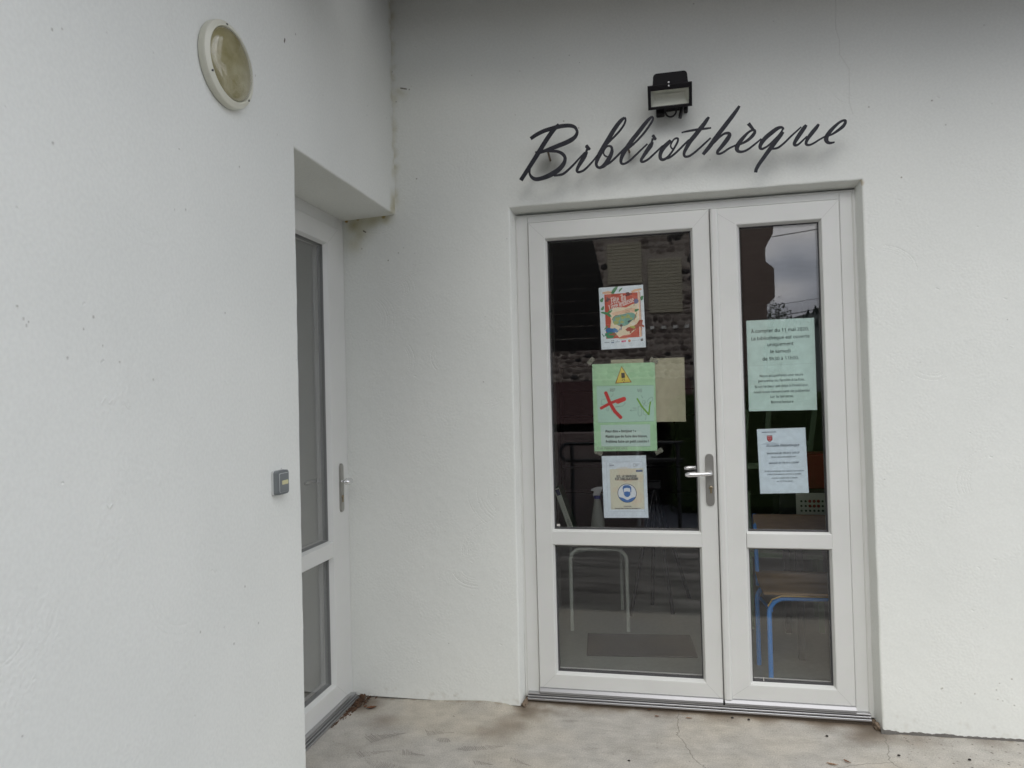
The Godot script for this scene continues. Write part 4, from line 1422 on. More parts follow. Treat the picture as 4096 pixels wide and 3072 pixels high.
func notices() -> void:
	var Z := -0.1062
	var white := lin(0.62, 0.70, 0.74)
	# --- children's book fair poster
	var im := paper_image(420, 594, lin(0.68, 0.76, 0.79), 3)
	var red := lin(0.52, 0.095, 0.055)
	var peach := lin(0.74, 0.47, 0.29)
	var cream := lin(0.74, 0.66, 0.47)
	var leafc := lin(0.07, 0.24, 0.10)
	var teal := lin(0.17, 0.37, 0.30)
	var olive := lin(0.40, 0.40, 0.09)
	var navy := lin(0.05, 0.17, 0.36)
	fill_poly(im, P([0.12, 0.115, 0.87, 0.115, 0.87, 0.83, 0.12, 0.83]), red)
	fill_poly(im, P([0.88, 0.10, 0.915, 0.10, 0.915, 0.83, 0.88, 0.83]), peach)
	fill_poly(im, P([0.92, 0.115, 0.93, 0.115, 0.93, 0.82, 0.92, 0.82]), lin(0.3, 0.07, 0.05))
	fill_poly(im, P([0.08, 0.075, 0.2, 0.062, 0.33, 0.075, 0.33, 0.11, 0.2, 0.112, 0.08, 0.10]), peach)
	fill_poly(im, P([0.72, 0.095, 0.8, 0.065, 0.96, 0.055, 0.97, 0.08, 0.86, 0.10, 0.75, 0.115]), peach)
	fill_poly(im, P([0.22, 0.40, 0.3, 0.345, 0.42, 0.335, 0.6, 0.345, 0.74, 0.30, 0.87, 0.28, 0.87, 0.62, 0.8, 0.70, 0.66, 0.78, 0.5, 0.79, 0.42, 0.82, 0.3, 0.72, 0.22, 0.67, 0.25, 0.55]), cream)
	fill_poly(im, P([0.26, 0.42, 0.5, 0.39, 0.72, 0.36, 0.86, 0.38, 0.8, 0.43, 0.55, 0.44, 0.3, 0.46]), lin(0.74, 0.50, 0.34))
	blob(im, 0.54, 0.53, 0.27, 0.095, teal, 0.18, -0.12)
	for s in [[0.4, 0.52, 0.06, 0.03], [0.52, 0.50, 0.05, 0.025], [0.63, 0.49, 0.05, 0.03], [0.36, 0.58, 0.06, 0.03], [0.49, 0.575, 0.04, 0.02], [0.7, 0.53, 0.03, 0.02]]:
		blob(im, s[0], s[1], s[2], s[3], Color(olive, 0.8), 0.25)
	for k in 60:
		dab(im, Vector2(rng.randf_range(0.3, 0.8) * 420, rng.randf_range(0.46, 0.6) * 594), rng.randf_range(1, 4), Color([olive, teal, leafc][k % 3].lightened(rng.randf() * 0.3), 0.5))
	stroke(im, P([0.27, 0.53, 0.3, 0.49, 0.36, 0.46, 0.41, 0.465]), 5, lin(0.32, 0.13, 0.06))
	stroke(im, P([0.76, 0.56, 0.8, 0.49, 0.83, 0.44]), 7, lin(0.42, 0.17, 0.08))
	blob(im, 0.66, 0.57, 0.045, 0.014, lin(0.04, 0.04, 0.06), 0.3, -0.3)
	blob(im, 0.74, 0.61, 0.05, 0.02, lin(0.75, 0.72, 0.62), 0.2)
	# fox-coloured animal and rider at the lower right, blue and green beasts at the lower left
	var rust := lin(0.36, 0.08, 0.045)
	fill_poly(im, P([0.56, 0.70, 0.62, 0.665, 0.72, 0.66, 0.82, 0.62, 0.88, 0.56, 0.96, 0.56, 0.94, 0.63, 0.99, 0.66, 0.97, 0.68, 0.9, 0.655, 0.84, 0.685, 0.78, 0.70, 0.7, 0.735, 0.69, 0.76, 0.65, 0.765, 0.66, 0.73, 0.6, 0.73]), rust)
	stroke(im, P([0.9, 0.66, 0.93, 0.70, 0.92, 0.72]), 6, rust)
	stroke(im, P([0.78, 0.69, 0.76, 0.74]), 6, rust)
	blob(im, 0.73, 0.668, 0.06, 0.02, olive, 0.2, 0.1)
	blob(im, 0.21, 0.70, 0.10, 0.045, navy, 0.2)
	blob(im, 0.33, 0.705, 0.06, 0.035, lin(0.06, 0.22, 0.45), 0.25)
	blob(im, 0.22, 0.775, 0.12, 0.05, lin(0.06, 0.26, 0.13), 0.2)
	blob(im, 0.27, 0.765, 0.08, 0.016, lin(0.40, 0.15, 0.08), 0.3)
	stroke(im, P([0.04, 0.75, 0.06, 0.785, 0.12, 0.775]), 7, lin(0.05, 0.2, 0.12))
	stroke(im, P([0.36, 0.74, 0.41, 0.71, 0.44, 0.68]), 6, navy)
	stroke(im, P([0.46, 0.62, 0.47, 0.66, 0.46, 0.70]), 8, lin(0.10, 0.16, 0.30))
	blob(im, 0.47, 0.63, 0.03, 0.02, lin(0.10, 0.06, 0.05), 0.2)
	stroke(im, P([0.40, 0.625, 0.44, 0.63, 0.51, 0.62]), 3, lin(0.10, 0.06, 0.05))
	for s in [[0.36, 0.05, 0.10, 0.03, -0.7], [0.49, 0.055, 0.05, 0.015, -0.6], [0.06, 0.20, 0.045, 0.028, -0.6], [0.07, 0.335, 0.04, 0.024, -0.7], [0.96, 0.21, 0.04, 0.03, -0.9], [0.12, 0.415, 0.09, 0.02, 0.2], [0.24, 0.385, 0.06, 0.025, -0.5], [0.21, 0.45, 0.05, 0.025, 0.5], [0.13, 0.65, 0.05, 0.012, -0.6], [0.83, 0.40, 0.05, 0.02, -0.2]]:
		blob(im, s[0], s[1], s[2], s[3], leafc, 0.2, s[4])
		stroke(im, [Vector2(s[0] - s[2] * 0.8, s[1] + s[3] * 0.4), Vector2(s[0] + s[2] * 0.8, s[1] - s[3] * 0.4)], 1.5, leafc.lightened(0.25))
	for s in [[0.20, 0.195, 0.04, 0.03], [0.66, 0.135, 0.06, 0.03], [0.17, 0.215, 0.035, 0.016]]:
		blob(im, s[0], s[1], s[2], s[3], lin(0.13, 0.045, 0.045), 0.55)
	blob(im, 0.83, 0.255, 0.05, 0.042, lin(0.16, 0.17, 0.30), 0.1)
	stroke(im, P([0.79, 0.29, 0.775, 0.33]), 4, lin(0.25, 0.2, 0.25))
	fill_poly(im, P([0.47, 0.145, 0.53, 0.125, 0.52, 0.155]), cream)
	for k in 3:
		stroke(im, [Vector2(0.58, 0.375 + 0.027 * k), Vector2(0.72 - 0.02 * k, 0.36 + 0.027 * k)], 2.0, Color(lin(0.15, 0.1, 0.08), 0.7))
	for s in [[0.02, 0.08, 0.3], [0.02, 0.9, 0.15]]:
		stroke(im, [Vector2(0.12, 0.09), Vector2(0.28, 0.088)], 2, Color(lin(0.2, 0.12, 0.08), 0.5))
	stroke(im, P([0.45, 0.79, 0.6, 0.78]), 1.5, Color(1, 0.9, 0.8, 0.7))
	stroke(im, P([0.4, 0.805, 0.62, 0.795]), 1.5, Color(1, 0.9, 0.8, 0.7))
	blob(im, 0.5, 0.838, 0.11, 0.009, peach, 0.15)
	# the row of sponsors' marks
	stroke(im, P([0.08, 0.89, 0.19, 0.888]), 4, Color(0.35, 0.4, 0.45, 0.8))
	for s in [[0.245, 0.868, 0.012], [0.285, 0.868, 0.012]]:
		blob(im, s[0], s[1], s[2], 0.006, lin(0.06, 0.07, 0.1))
	stroke(im, P([0.235, 0.897, 0.285, 0.896]), 8, lin(0.1, 0.14, 0.25))
	stroke(im, P([0.33, 0.89, 0.42, 0.888]), 3.5, Color(0.35, 0.4, 0.5, 0.8))
	blob(im, 0.37, 0.873, 0.015, 0.005, Color(lin(0.2, 0.25, 0.35), 0.8))
	fill_poly(im, P([0.46, 0.873, 0.56, 0.870, 0.56, 0.897, 0.46, 0.9]), lin(0.55, 0.03, 0.14))
	stroke(im, P([0.5, 0.887, 0.55, 0.886]), 4, Color(0.9, 0.7, 0.75))
	blob(im, 0.64, 0.882, 0.028, 0.02, lin(0.58, 0.16, 0.03))
	blob(im, 0.64, 0.882, 0.014, 0.009, lin(0.7, 0.5, 0.3))
	stroke(im, P([0.70, 0.884, 0.86, 0.878]), 2, Color(0.5, 0.55, 0.58))
	fill_poly(im, P([0.895, 0.860, 0.945, 0.857, 0.945, 0.893, 0.895, 0.896]), lin(0.05, 0.05, 0.05))
	blob(im, 0.92, 0.872, 0.014, 0.008, lin(0.4, 0.42, 0.42))
	var s1 := sheet("poster", "red illustrated children's book fair poster, topmost sheet on the left pane", "poster", Vector3(0.9945, 2.0015, Z), Vector2(0.212, 0.300), 0.017, picture("fair_print", im))
	var st := start()
	text(st, "Fête  du", -0.014, 0.0885, 0.044, true, true, true, 0.42, 0.10, 0.20)
	text(st, "Livre Jeunesse", -0.001, 0.0655, 0.037, true, true, true, 0.46, 0.10, 0.285)
	obj("lettering", st, "white_ink", s1, false)

	# --- green school poster
	im = paper_image(446, 630, lin(0.37, 0.60, 0.37), 5)
	fill_poly(im, P([0.065, 0.25, 0.975, 0.26, 0.965, 0.665, 0.07, 0.672]), lin(0.40, 0.60, 0.50))
	fill_poly(im, P([0.11, 0.70, 0.90, 0.70, 0.895, 0.95, 0.115, 0.945]), lin(0.48, 0.63, 0.57))
	for e in [[0.065, 0.25, 0.975, 0.26], [0.07, 0.673, 0.965, 0.666], [0.115, 0.946, 0.895, 0.951]]:
		stroke(im, [Vector2(e[0], e[1]), Vector2(e[2], e[3])], 1.5, Color(lin(0.2, 0.33, 0.24), 0.7))
	fill_poly(im, P([0.475, 0.03, 0.63, 0.22, 0.365, 0.228]), lin(0.26, 0.10, 0.03))
	fill_poly(im, P([0.475, 0.042, 0.613, 0.213, 0.382, 0.22]), lin(0.66, 0.55, 0.10))
	fill_poly(im, P([0.465, 0.11, 0.52, 0.108, 0.525, 0.165, 0.47, 0.168]), lin(0.04, 0.032, 0.03))
	stroke(im, P([0.48, 0.17, 0.475, 0.20, 0.50, 0.18, 0.52, 0.20, 0.505, 0.165]), 2, lin(0.1, 0.08, 0.04))
	blob(im, 0.503, 0.213, 0.008, 0.005, lin(0.04, 0.03, 0.03))
	var pen := Color(lin(0.16, 0.22, 0.18), 0.65)
	for e in [[0.13, 0.46, 0.14, 0.41, 0.21, 0.40], [0.13, 0.46, 0.19, 0.47], [0.29, 0.38, 0.32, 0.36, 0.33, 0.34], [0.36, 0.49, 0.47, 0.49, 0.52, 0.455, 0.5, 0.44], [0.36, 0.50, 0.42, 0.495], [0.22, 0.49, 0.215, 0.53, 0.24, 0.54, 0.25, 0.50], [0.29, 0.50, 0.295, 0.545], [0.775, 0.37, 0.79, 0.4, 0.80, 0.385], [0.79, 0.45, 0.8, 0.43, 0.83, 0.43, 0.835, 0.46, 0.80, 0.47, 0.79, 0.45], [0.87, 0.45, 0.88, 0.42, 0.93, 0.395, 0.955, 0.40, 0.95, 0.43, 0.90, 0.455, 0.87, 0.47], [0.80, 0.48, 0.795, 0.58, 0.83, 0.595, 0.885, 0.59], [0.72, 0.50, 0.715, 0.59, 0.735, 0.605, 0.765, 0.60, 0.77, 0.50, 0.745, 0.49, 0.72, 0.50], [0.59, 0.54, 0.70, 0.535], [0.61, 0.525, 0.59, 0.54, 0.615, 0.55], [0.84, 0.6, 0.835, 0.64, 0.82, 0.65], [0.82, 0.45, 0.815, 0.48, 0.86, 0.49]]:
		stroke(im, P(e), 1.8, pen)
	stroke(im, P([0.21, 0.335, 0.27, 0.45, 0.35, 0.55, 0.435, 0.615]), 25, lin(0.52, 0.035, 0.03))
	stroke(im, P([0.13, 0.505, 0.28, 0.45, 0.49, 0.40]), 21, lin(0.52, 0.035, 0.03))
	stroke(im, P([0.40, 0.435, 0.495, 0.408]), 32, lin(0.55, 0.045, 0.035))
	stroke(im, P([0.71, 0.41, 0.78, 0.50, 0.88, 0.585]), 12, lin(0.17, 0.38, 0.05))
	stroke(im, P([0.885, 0.59, 0.90, 0.50, 0.915, 0.45]), 10, lin(0.17, 0.38, 0.05))
	var s2 := sheet("school_poster", "green school poster with red cross, green tick and yellow warning triangle", "poster", Vector3(0.9525, 1.632, Z + 0.0006), Vector2(0.298, 0.421), 0.0, picture("green_print", im))
	st = start()
	text(st, "Pour dire « bonjour ! »", -0.094, -0.115, 0.0165, true, false, false, 0.83)
	text(st, "Plutôt que de faire des bisous,", -0.094, -0.140, 0.0165, true, false, false, 0.83)
	text(st, "Préférez faire un petit coucou !", -0.094, -0.1645, 0.0165, true, false, false, 0.83)
	obj("lettering", st, "ink", s2, false)
	st = start()
	text(st, "École Publique VOCANCE", -0.136, -0.196, 0.0165, false, true, false, 0.74, 0.2)
	text(st, "RIP", -0.054, 0.083, 0.022, false, false, true, 0.8, 0.1)
	text(st, "ViE", 0.075, 0.078, 0.022, false, false, true, 0.8)
	text(st, "1m", 0.047, -0.006, 0.013, false, false, true)
	obj("handwriting", st, "pencil", s2, false)
	for c in [[0.947, 1.648, 0.8], [1.247, 1.640, -0.5], [0.972, 1.205, -0.4], [1.258, 1.208, 0.5]]:
		st = start()
		obx(st, Transform3D(Basis(Vector3(0, 0, 1), c[2]), Vector3(c[0] - 1.1015, c[1] - 1.4215, -0.0017)), Vector3(0.019, 0.011, 0.0002))
		obj("tape", st, "tape", s2)

	# --- plain backs of two sheets hung behind
	im = paper_image(300, 420, lin(0.37, 0.36, 0.25), 9)
	for k in 260:
		dab(im, Vector2(rng.randf() * 300, rng.randf() * 420), rng.randf_range(6, 34), Color(lin(0.27, 0.26, 0.18).lerp(lin(0.43, 0.42, 0.30), rng.randf()), 0.16), 1.3)
	var kraft := picture("kraft_back", im)
	sheet("brown_sheet", "plain buff sheet right of the green poster, half hidden behind it", "paper", Vector3(1.228, 1.651, Z - 0.0045), Vector2(0.16, 0.303), -0.004, kraft)
	sheet("brown_sheet", "buff sheet peeping out above the green poster's top edge", "paper", Vector3(1.043, 1.651, Z - 0.0055), Vector2(0.155, 0.21), 0.002, kraft)

	# --- mask notice
	im = paper_image(420, 594, lin(0.60, 0.68, 0.73), 13)
	fill_poly(im, P([0.17, 0.215, 0.93, 0.205, 0.925, 0.86, 0.17, 0.865]), lin(0.60, 0.60, 0.47))
	for s in [[0.52, 0.25, 0.2, 0.07], [0.55, 0.42, 0.13, 0.03], [0.85, 0.36, 0.07, 0.07], [0.8, 0.66, 0.1, 0.12], [0.74, 0.76, 0.1, 0.06], [0.3, 0.55, 0.08, 0.05]]:
		blob(im, s[0], s[1], s[2], s[3], Color(lin(0.64, 0.53, 0.40), 0.35), 0.3)
	for e in [[0.1, 0.1, 0.92, 0.1], [0.1, 0.1, 0.1, 0.9], [0.1, 0.9, 0.92, 0.9], [0.92, 0.1, 0.92, 0.9]]:
		stroke(im, [Vector2(e[0], e[1]), Vector2(e[2], e[3])], 1.0, Color(0.5, 0.55, 0.6, 0.6))
	fill_poly(im, P([0.765, 0.235, 0.91, 0.232, 0.91, 0.262, 0.765, 0.265]), lin(0.025, 0.055, 0.17))
	stroke(im, P([0.79, 0.249, 0.89, 0.247]), 4, Color(0.55, 0.62, 0.75))
	fill_poly(im, P([0.165, 0.126, 0.185, 0.124, 0.175, 0.138]), lin(0.05, 0.06, 0.09))
	fill_poly(im, P([0.195, 0.126, 0.215, 0.124, 0.205, 0.138]), lin(0.05, 0.06, 0.09))
	for k in 2:
		stroke(im, [Vector2(0.165, 0.15 + 0.012 * k), Vector2(0.27, 0.148 + 0.012 * k)], 3, Color(0.25, 0.28, 0.32, 0.8))
	stroke(im, P([0.165, 0.178, 0.21, 0.182]), 2, Color(0.5, 0.5, 0.52, 0.8))
	for k in 3:
		stroke(im, [Vector2(0.75, 0.137 + 0.016 * k), Vector2(0.85 - 0.02 * k, 0.136 + 0.016 * k)], 2.4, Color(0.35, 0.4, 0.45, 0.8))
	for k in 7:
		var a := PI * 0.5 + PI * k / 6.0
		blob(im, 0.735 + 0.03 * cos(a), 0.155 + 0.024 * sin(a), 0.006, 0.004, lin(0.2, 0.22, 0.26))
	stroke(im, P([0.315, 0.392, 0.495, 0.394, 0.505, 0.416, 0.545, 0.395, 0.775, 0.392]), 3.0, lin(0.33, 0.10, 0.06))
	blob(im, 0.545, 0.605, 0.215, 0.152, lin(0.025, 0.05, 0.12))
	blob(im, 0.545, 0.605, 0.203, 0.1435, lin(0.66, 0.71, 0.74))
	var bl := lin(0.045, 0.15, 0.40)
	# shoulders, neck, head, hair, mask
	var sh := []
	for k in 17:
		var a := PI * (0.13 + 0.74 * k / 16.0)
		sh.append(Vector2(0.545 + 0.203 * cos(a), 0.605 + 0.1435 * sin(a)))
	sh.append(Vector2(0.46, 0.685))
	sh.append(Vector2(0.545, 0.718))
	sh.append(Vector2(0.63, 0.685))
	fill_poly(im, sh, bl)
	fill_poly(im, P([0.49, 0.66, 0.6, 0.66, 0.605, 0.69, 0.55, 0.708, 0.485, 0.69]), lin(0.66, 0.71, 0.74))
	blob(im, 0.545, 0.53, 0.1, 0.058, bl, 0.05)
	fill_poly(im, P([0.45, 0.52, 0.645, 0.52, 0.64, 0.585, 0.46, 0.585]), bl)
	fill_poly(im, P([0.475, 0.53, 0.545, 0.517, 0.615, 0.53, 0.62, 0.60, 0.59, 0.65, 0.545, 0.672, 0.5, 0.65, 0.47, 0.60]), lin(0.66, 0.71, 0.74))
	fill_poly(im, P([0.475, 0.585, 0.545, 0.575, 0.615, 0.585, 0.61, 0.635, 0.58, 0.66, 0.545, 0.668, 0.51, 0.66, 0.48, 0.635]), bl)
	stroke(im, P([0.462, 0.575, 0.466, 0.61, 0.49, 0.645]), 1.5, bl)
	stroke(im, P([0.63, 0.575, 0.626, 0.61, 0.6, 0.645]), 1.5, bl)
	stroke(im, P([0.19, 0.76, 0.19, 0.85]), 1.2, Color(0.3, 0.3, 0.3))
	var s3 := sheet("mask_notice", "pale notice with a blue masked head in a circle, lowest on the left pane", "notice", Vector3(0.9865, 1.1875, Z), Vector2(0.2105, 0.2975), 0.012, picture("mask_print", im))
	st = start()
	text(st, "ICI, LE MASQUE", 0.010, 0.0505, 0.0148, true, false, true, 0.88)
	text(st, "EST OBLIGATOIRE", 0.010, 0.0375, 0.0148, true, false, true, 0.90)
	text(st, "Ensemble,", 0.010, -0.0935, 0.0075, true, false)
	text(st, "faisons bloc contre le coronavirus.", 0.010, -0.1035, 0.0075, true, false)
	obj("lettering", st, "navy_ink", s3, false)

	# --- opening notice on the narrow leaf
	im = paper_image(420, 594, lin(0.50, 0.655, 0.60), 17)
	stroke(im, P([0.0, 0.502, 0.5, 0.499, 1.0, 0.495]), 2.0, Color(lin(0.36, 0.48, 0.44), 0.55))
	stroke(im, P([0.0, 0.507, 1.0, 0.50]), 1.5, Color(lin(0.6, 0.74, 0.7), 0.5))
	var s4 := sheet("opening_notice", "pale green A4 notice of opening hours, upper sheet on the narrow leaf", "notice", Vector3(1.6725, 1.8105, Z), Vector2(0.296, 0.4205), 0.0, picture("opening_print", im))
	st = start()
	var lines := [["À compter du 11 mai 2020,", 0.160, 0.0215], ["La bibliothèque est ouverte", 0.126, 0.0215], ["uniquement", 0.0955, 0.0215], ["le samedi", 0.063, 0.0215], ["de 9h30 à 11h00.", 0.030, 0.0215], ["Nous accueillons une seule", -0.0475, 0.0162], ["personne ou famille à la fois.", -0.0705, 0.0162], ["Si un lecteur est déjà à l'intérieur,", -0.0965, 0.0162], ["nous vous remercions de patienter", -0.1215, 0.0162], ["sur la terrasse.", -0.1445, 0.0162], ["Bonne lecture", -0.170, 0.0162]]
	for e in lines:
		text(st, e[0], -0.002, e[1], e[2], false, false, true, 0.97, 0.0, 0.012)
	obj("lettering", st, "grey_ink", s4, false)

	# --- timetable with the town's shield
	im = paper_image(420, 594, lin(0.60, 0.70, 0.755), 19)
	fill_poly(im, P([0.20, 0.105, 0.315, 0.105, 0.315, 0.17, 0.285, 0.195, 0.257, 0.205, 0.23, 0.195, 0.20, 0.17]), lin(0.12, 0.08, 0.10))
	fill_poly(im, P([0.206, 0.109, 0.309, 0.109, 0.309, 0.168, 0.28, 0.19, 0.257, 0.199, 0.234, 0.19, 0.206, 0.168]), lin(0.46, 0.035, 0.045))
	for s in [[0.225, 0.122], [0.257, 0.122], [0.29, 0.122], [0.235, 0.15], [0.28, 0.15], [0.257, 0.18]]:
		blob(im, s[0], s[1], 0.012, 0.007, lin(0.6, 0.45, 0.45), 0.3)
	stroke(im, P([0.1, 0.05, 0.39, 0.052]), 3.5, Color(0.3, 0.36, 0.5, 0.55))
	for k in 3:
		stroke(im, [Vector2(0.17 - 0.05 * k, 0.215 + 0.012 * k), Vector2(0.34 + 0.05 * k, 0.216 + 0.012 * k)], 2, Color(0.4, 0.46, 0.55, 0.5))
	var s5 := sheet("timetable_notice", "bluish white timetable with a small red shield, lower sheet on the narrow leaf", "notice", Vector3(1.7045, 1.3065, Z), Vector2(0.2105, 0.2975), 0.022, picture("timetable_print", im))
	st = start()
	for e in [["Horaires Bibliothèque", 0.071, 0.0145, 0.94], ["mercredi de 9h30 à 10h30", 0.036, 0.0118, 0.98], ["(hors vacances scolaires)", 0.0185, 0.0095, 0.95], ["samedi de 9h30 à 11h00", -0.009, 0.0118, 0.98], ["Si vous ne pouvez pas vous déplacer, les bénévoles", -0.0465, 0.0082, 0.86], ["peuvent vous apporter des livres à domicile.", -0.0605, 0.0082, 0.86], ["Prendre contact avec la Mairie", -0.0785, 0.0082, 0.95], ["au 04 75 84 68 45", -0.0935, 0.0085, 1.0]]:
		text(st, e[0], 0.004, e[1], e[2], false, true, true, e[3], 0.28, -0.004)
	obx(st, Transform3D(Basis.IDENTITY, Vector3(0.004, 0.0635, 0.0005)), Vector3(0.055, 0.0003, 0.0001))
	text(st, "MAIRIE DE VOCANCE", -0.052, 0.133, 0.006, false, true)
	obj("lettering", st, "navy_ink", s5, false)


# ------------------------------------------------------------------ things seen through the glass

func u_frame(st: SurfaceTool, a: Vector3, b: Vector3, top: float, r: float, bend: float) -> void:
	var pts := [a]
	var d := (b - a)
	d.y = 0
	var w := d.length()
	d = d.normalized()
	for k in 7:
		var an := PI / 2 * k / 6.0
		pts.append(Vector3(a.x, 0, a.z) + d * (bend * (1 - cos(an))) + Vector3(0, top - bend + bend * sin(an), 0))
	for k in 7:
		var an := PI / 2 * (1.0 - k / 6.0)
		pts.append(Vector3(b.x, 0, b.z) - d * (bend * (1 - cos(an))) + Vector3(0, top - bend + bend * sin(an), 0))
	pts.append(b)
	tube(st, pts, r, 10)


func inside_things() -> void:
	var st := start()
	bx(st, Vector3(-0.305, 0.0005, -0.18), Vector3(0.305, 0.011, 0.18), 0.003)
	var dm := obj("doormat", st, "mat_fibre")
	dm.position = Vector3(1.1105, 0.02, -0.868)
	dm.rotation.y = 0.088
	tag(dm, "dark grey doormat on the floor behind the left pane", "doormat")

	# low table on pale tube legs, with a spray bottle and a leaning binder on it
	var tb := thing("low_table", "low table on pale green tube legs behind the left pane", "table", Vector3(0.86, 0.02, -1.335))
	st = start()
	u_frame(st, Vector3(-0.173, 0, 0.245), Vector3(0.171, 0, 0.215), 0.506, 0.0115, 0.07)
	obj("leg_frame", st, "pale_tube", tb)
	st = start()
	u_frame(st, Vector3(-0.235, 0, -0.232), Vector3(0.109, 0, -0.232), 0.506, 0.0115, 0.07)
	obj("leg_frame", st, "pale_tube", tb)
	st = start()
	tube(st, [Vector3(-0.17, 0.475, 0.235), Vector3(0.13, 0.472, -0.22)], 0.009, 8)
	obj("stretcher", st, "pale_tube", tb)
	st = start()
	bx(st, Vector3(-0.3, 0.52, -0.3), Vector3(0.28, 0.54, 0.26), 0.006)
	obj("table_top", st, "beige_top", tb)

	var sb := thing("spray_bottle", "spray bottle with white trigger and blue collar standing behind the mask notice", "spray bottle", Vector3(0.858, 0.56, -1.15))
	st = start()
	lathe(st, [Vector2(0.046, 0.0), Vector2(0.047, 0.01), Vector2(0.046, 0.09), Vector2(0.04, 0.15), Vector2(0.027, 0.22), Vector2(0.02, 0.26), Vector2(0.018, 0.275)], Transform3D(Basis(Vector3(1, 0, 0), -PI / 2), Vector3.ZERO), 28)
	obj("bottle", st, "bottle_body", sb)
	st = start()
	lathe(st, [Vector2(0.021, 0.272), Vector2(0.0215, 0.29), Vector2(0.018, 0.293), Vector2(0.0, 0.293)], Transform3D(Basis(Vector3(1, 0, 0), -PI / 2), Vector3.ZERO), 24)
	obj("collar", st, "bottle_blue", sb)
	st = start()
	slab(st, BACK, P([-0.016, 0.29, 0.014, 0.29, 0.03, 0.325, 0.034, 0.345, 0.0, 0.345, -0.022, 0.336, -0.018, 0.318]), -0.012, 0.012)
	slab(st, BACK, P([-0.018, 0.318, -0.022, 0.336, -0.038, 0.328, -0.038, 0.322]), -0.006, 0.006)
	slab(st, BACK, P([-0.012, 0.312, -0.020, 0.318, -0.026, 0.290, -0.022, 0.288]), -0.005, 0.005)
	obj("trigger_head", st, "bottle_white", sb)
	st = start()
	bx(st, Vector3(-0.028, 0.04, 0.043), Vector3(0.004, 0.1, 0.049))
	obj("label_patch", st, "bottle_green", sb)

	var bk := thing("leaning_binder", "dark green binder with a pale spine leaning at the left of the low table", "binder", Vector3(0.705, 0.562, -1.2), 0.0)
	var tilt := Basis(Vector3(0, 0, 1), 0.33)
	st = start()
	obx(st, Transform3D(tilt, tilt * Vector3(0.0, 0.175, -0.08)), Vector3(0.019, 0.172, 0.08), 0.003)
	obj("cover", st, "green_board", bk)
	st = start()
	obx(st, Transform3D(tilt, tilt * Vector3(0.0, 0.175, 0.003)), Vector3(0.0165, 0.17, 0.0025), 0.001)
	obj("spine", st, "spine", bk)
	st = start()
	text(st, "Ardèche - - - - - -", 0, 0, 0.024, false, true, false, 0.9, 0.25)
	var le := obj("spine_lettering", st, "ink", bk, false)
	le.transform = Transform3D(tilt * Basis(Vector3(0, 0, 1), PI / 2), tilt * Vector3(0.0, 0.055, 0.0058))
	st = start()
	obx(st, Transform3D(tilt, tilt * Vector3(0.002, 0.318, 0.0058)), Vector3(0.0125, 0.02, 0.0005))
	obj("spine_emblem", st, "navy_ink", bk)

	# blue school chair just inside the narrow leaf
	var ch := thing("school_chair", "school chair with blue tube legs and wooden seat behind the narrow leaf", "chair", Vector3(1.95, 0.02, -0.55))
	st = start()
	u_frame(st, Vector3(-0.178, 0, 0.135), Vector3(0.22, 0, 0.105), 0.425, 0.0125, 0.075)
	obj("front_leg_frame", st, "blue_tube", ch)
	st = start()
	u_frame(st, Vector3(-0.205, 0, -0.12), Vector3(0.2, 0, -0.2), 0.42, 0.0125, 0.07)
	obj("rear_leg_frame", st, "blue_tube", ch)
	st = start()
	tube(st, [Vector3(-0.165, 0.36, 0.12), Vector3(-0.19, 0.355, -0.12)], 0.009, 8)
	obj("side_stretcher", st, "blue_tube", ch)
	st = start()
	st.set_smooth_group(0)
	var ns := 9
	var yy := func(z: float) -> float: return 0.438 + 0.02 * pow((z - 0.03) / 0.2, 2.0)
	for k in ns:
		var z0 := lerpf(0.15, -0.22, float(k) / ns)
		var z1 := lerpf(0.15, -0.22, float(k + 1) / ns)
		var y0: float = yy.call(z0)
		var y1: float = yy.call(z1)
		for h in [0.0, 0.01]:
			face(st, [Vector3(-0.2, y0 + h, z0), Vector3(0.2, y0 + h, z0), Vector3(0.2, y1 + h, z1), Vector3(-0.2, y1 + h, z1)], Vector3(0, 0.8 if h == 0.0 else 0.0, z0))
		for x in [-0.2, 0.2]:
			face(st, [Vector3(x, y0, z0), Vector3(x, y1, z1), Vector3(x, y1 + 0.01, z1), Vector3(x, y0 + 0.01, z0)], Vector3(0, y0, z0))
	for z in [0.15, -0.22]:
		var y0: float = yy.call(z)
		face(st, [Vector3(-0.2, y0, z), Vector3(0.2, y0, z), Vector3(0.2, y0 + 0.01, z), Vector3(-0.2, y0 + 0.01, z)], Vector3(0, y0, 0))
	obj("seat", st, "seat_wood", ch)
	st = start()
	tube(st, [Vector3(-0.185, 0.39, 0.152), Vector3(-0.165, 0.425, 0.155), Vector3(-0.12, 0.443, 0.155), Vector3(0.2, 0.44, 0.13)], 0.004, 8)
	obj("seat_edge", st, "yellow_edge", ch)
	for s in [-0.19, 0.19]:
		st = start()
		tube(st, [Vector3(s, 0.4, -0.2), Vector3(s, 0.62, -0.24), Vector3(s, 0.78, -0.27)], 0.0115, 10)
		obj("back_post", st, "blue_tube", ch)
	st = start()
	bx(st, Vector3(-0.2, 0.64, -0.262), Vector3(0.2, 0.78, -0.25), 0.004)
	obj("backrest", st, "seat_wood", ch)

	# green slatted chair back, red crate and a dotted number board further in
	var gc := thing("green_chair", "green slatted chair standing deep behind the narrow leaf", "chair", Vector3(2.03, 0.02, -1.6), -0.1)
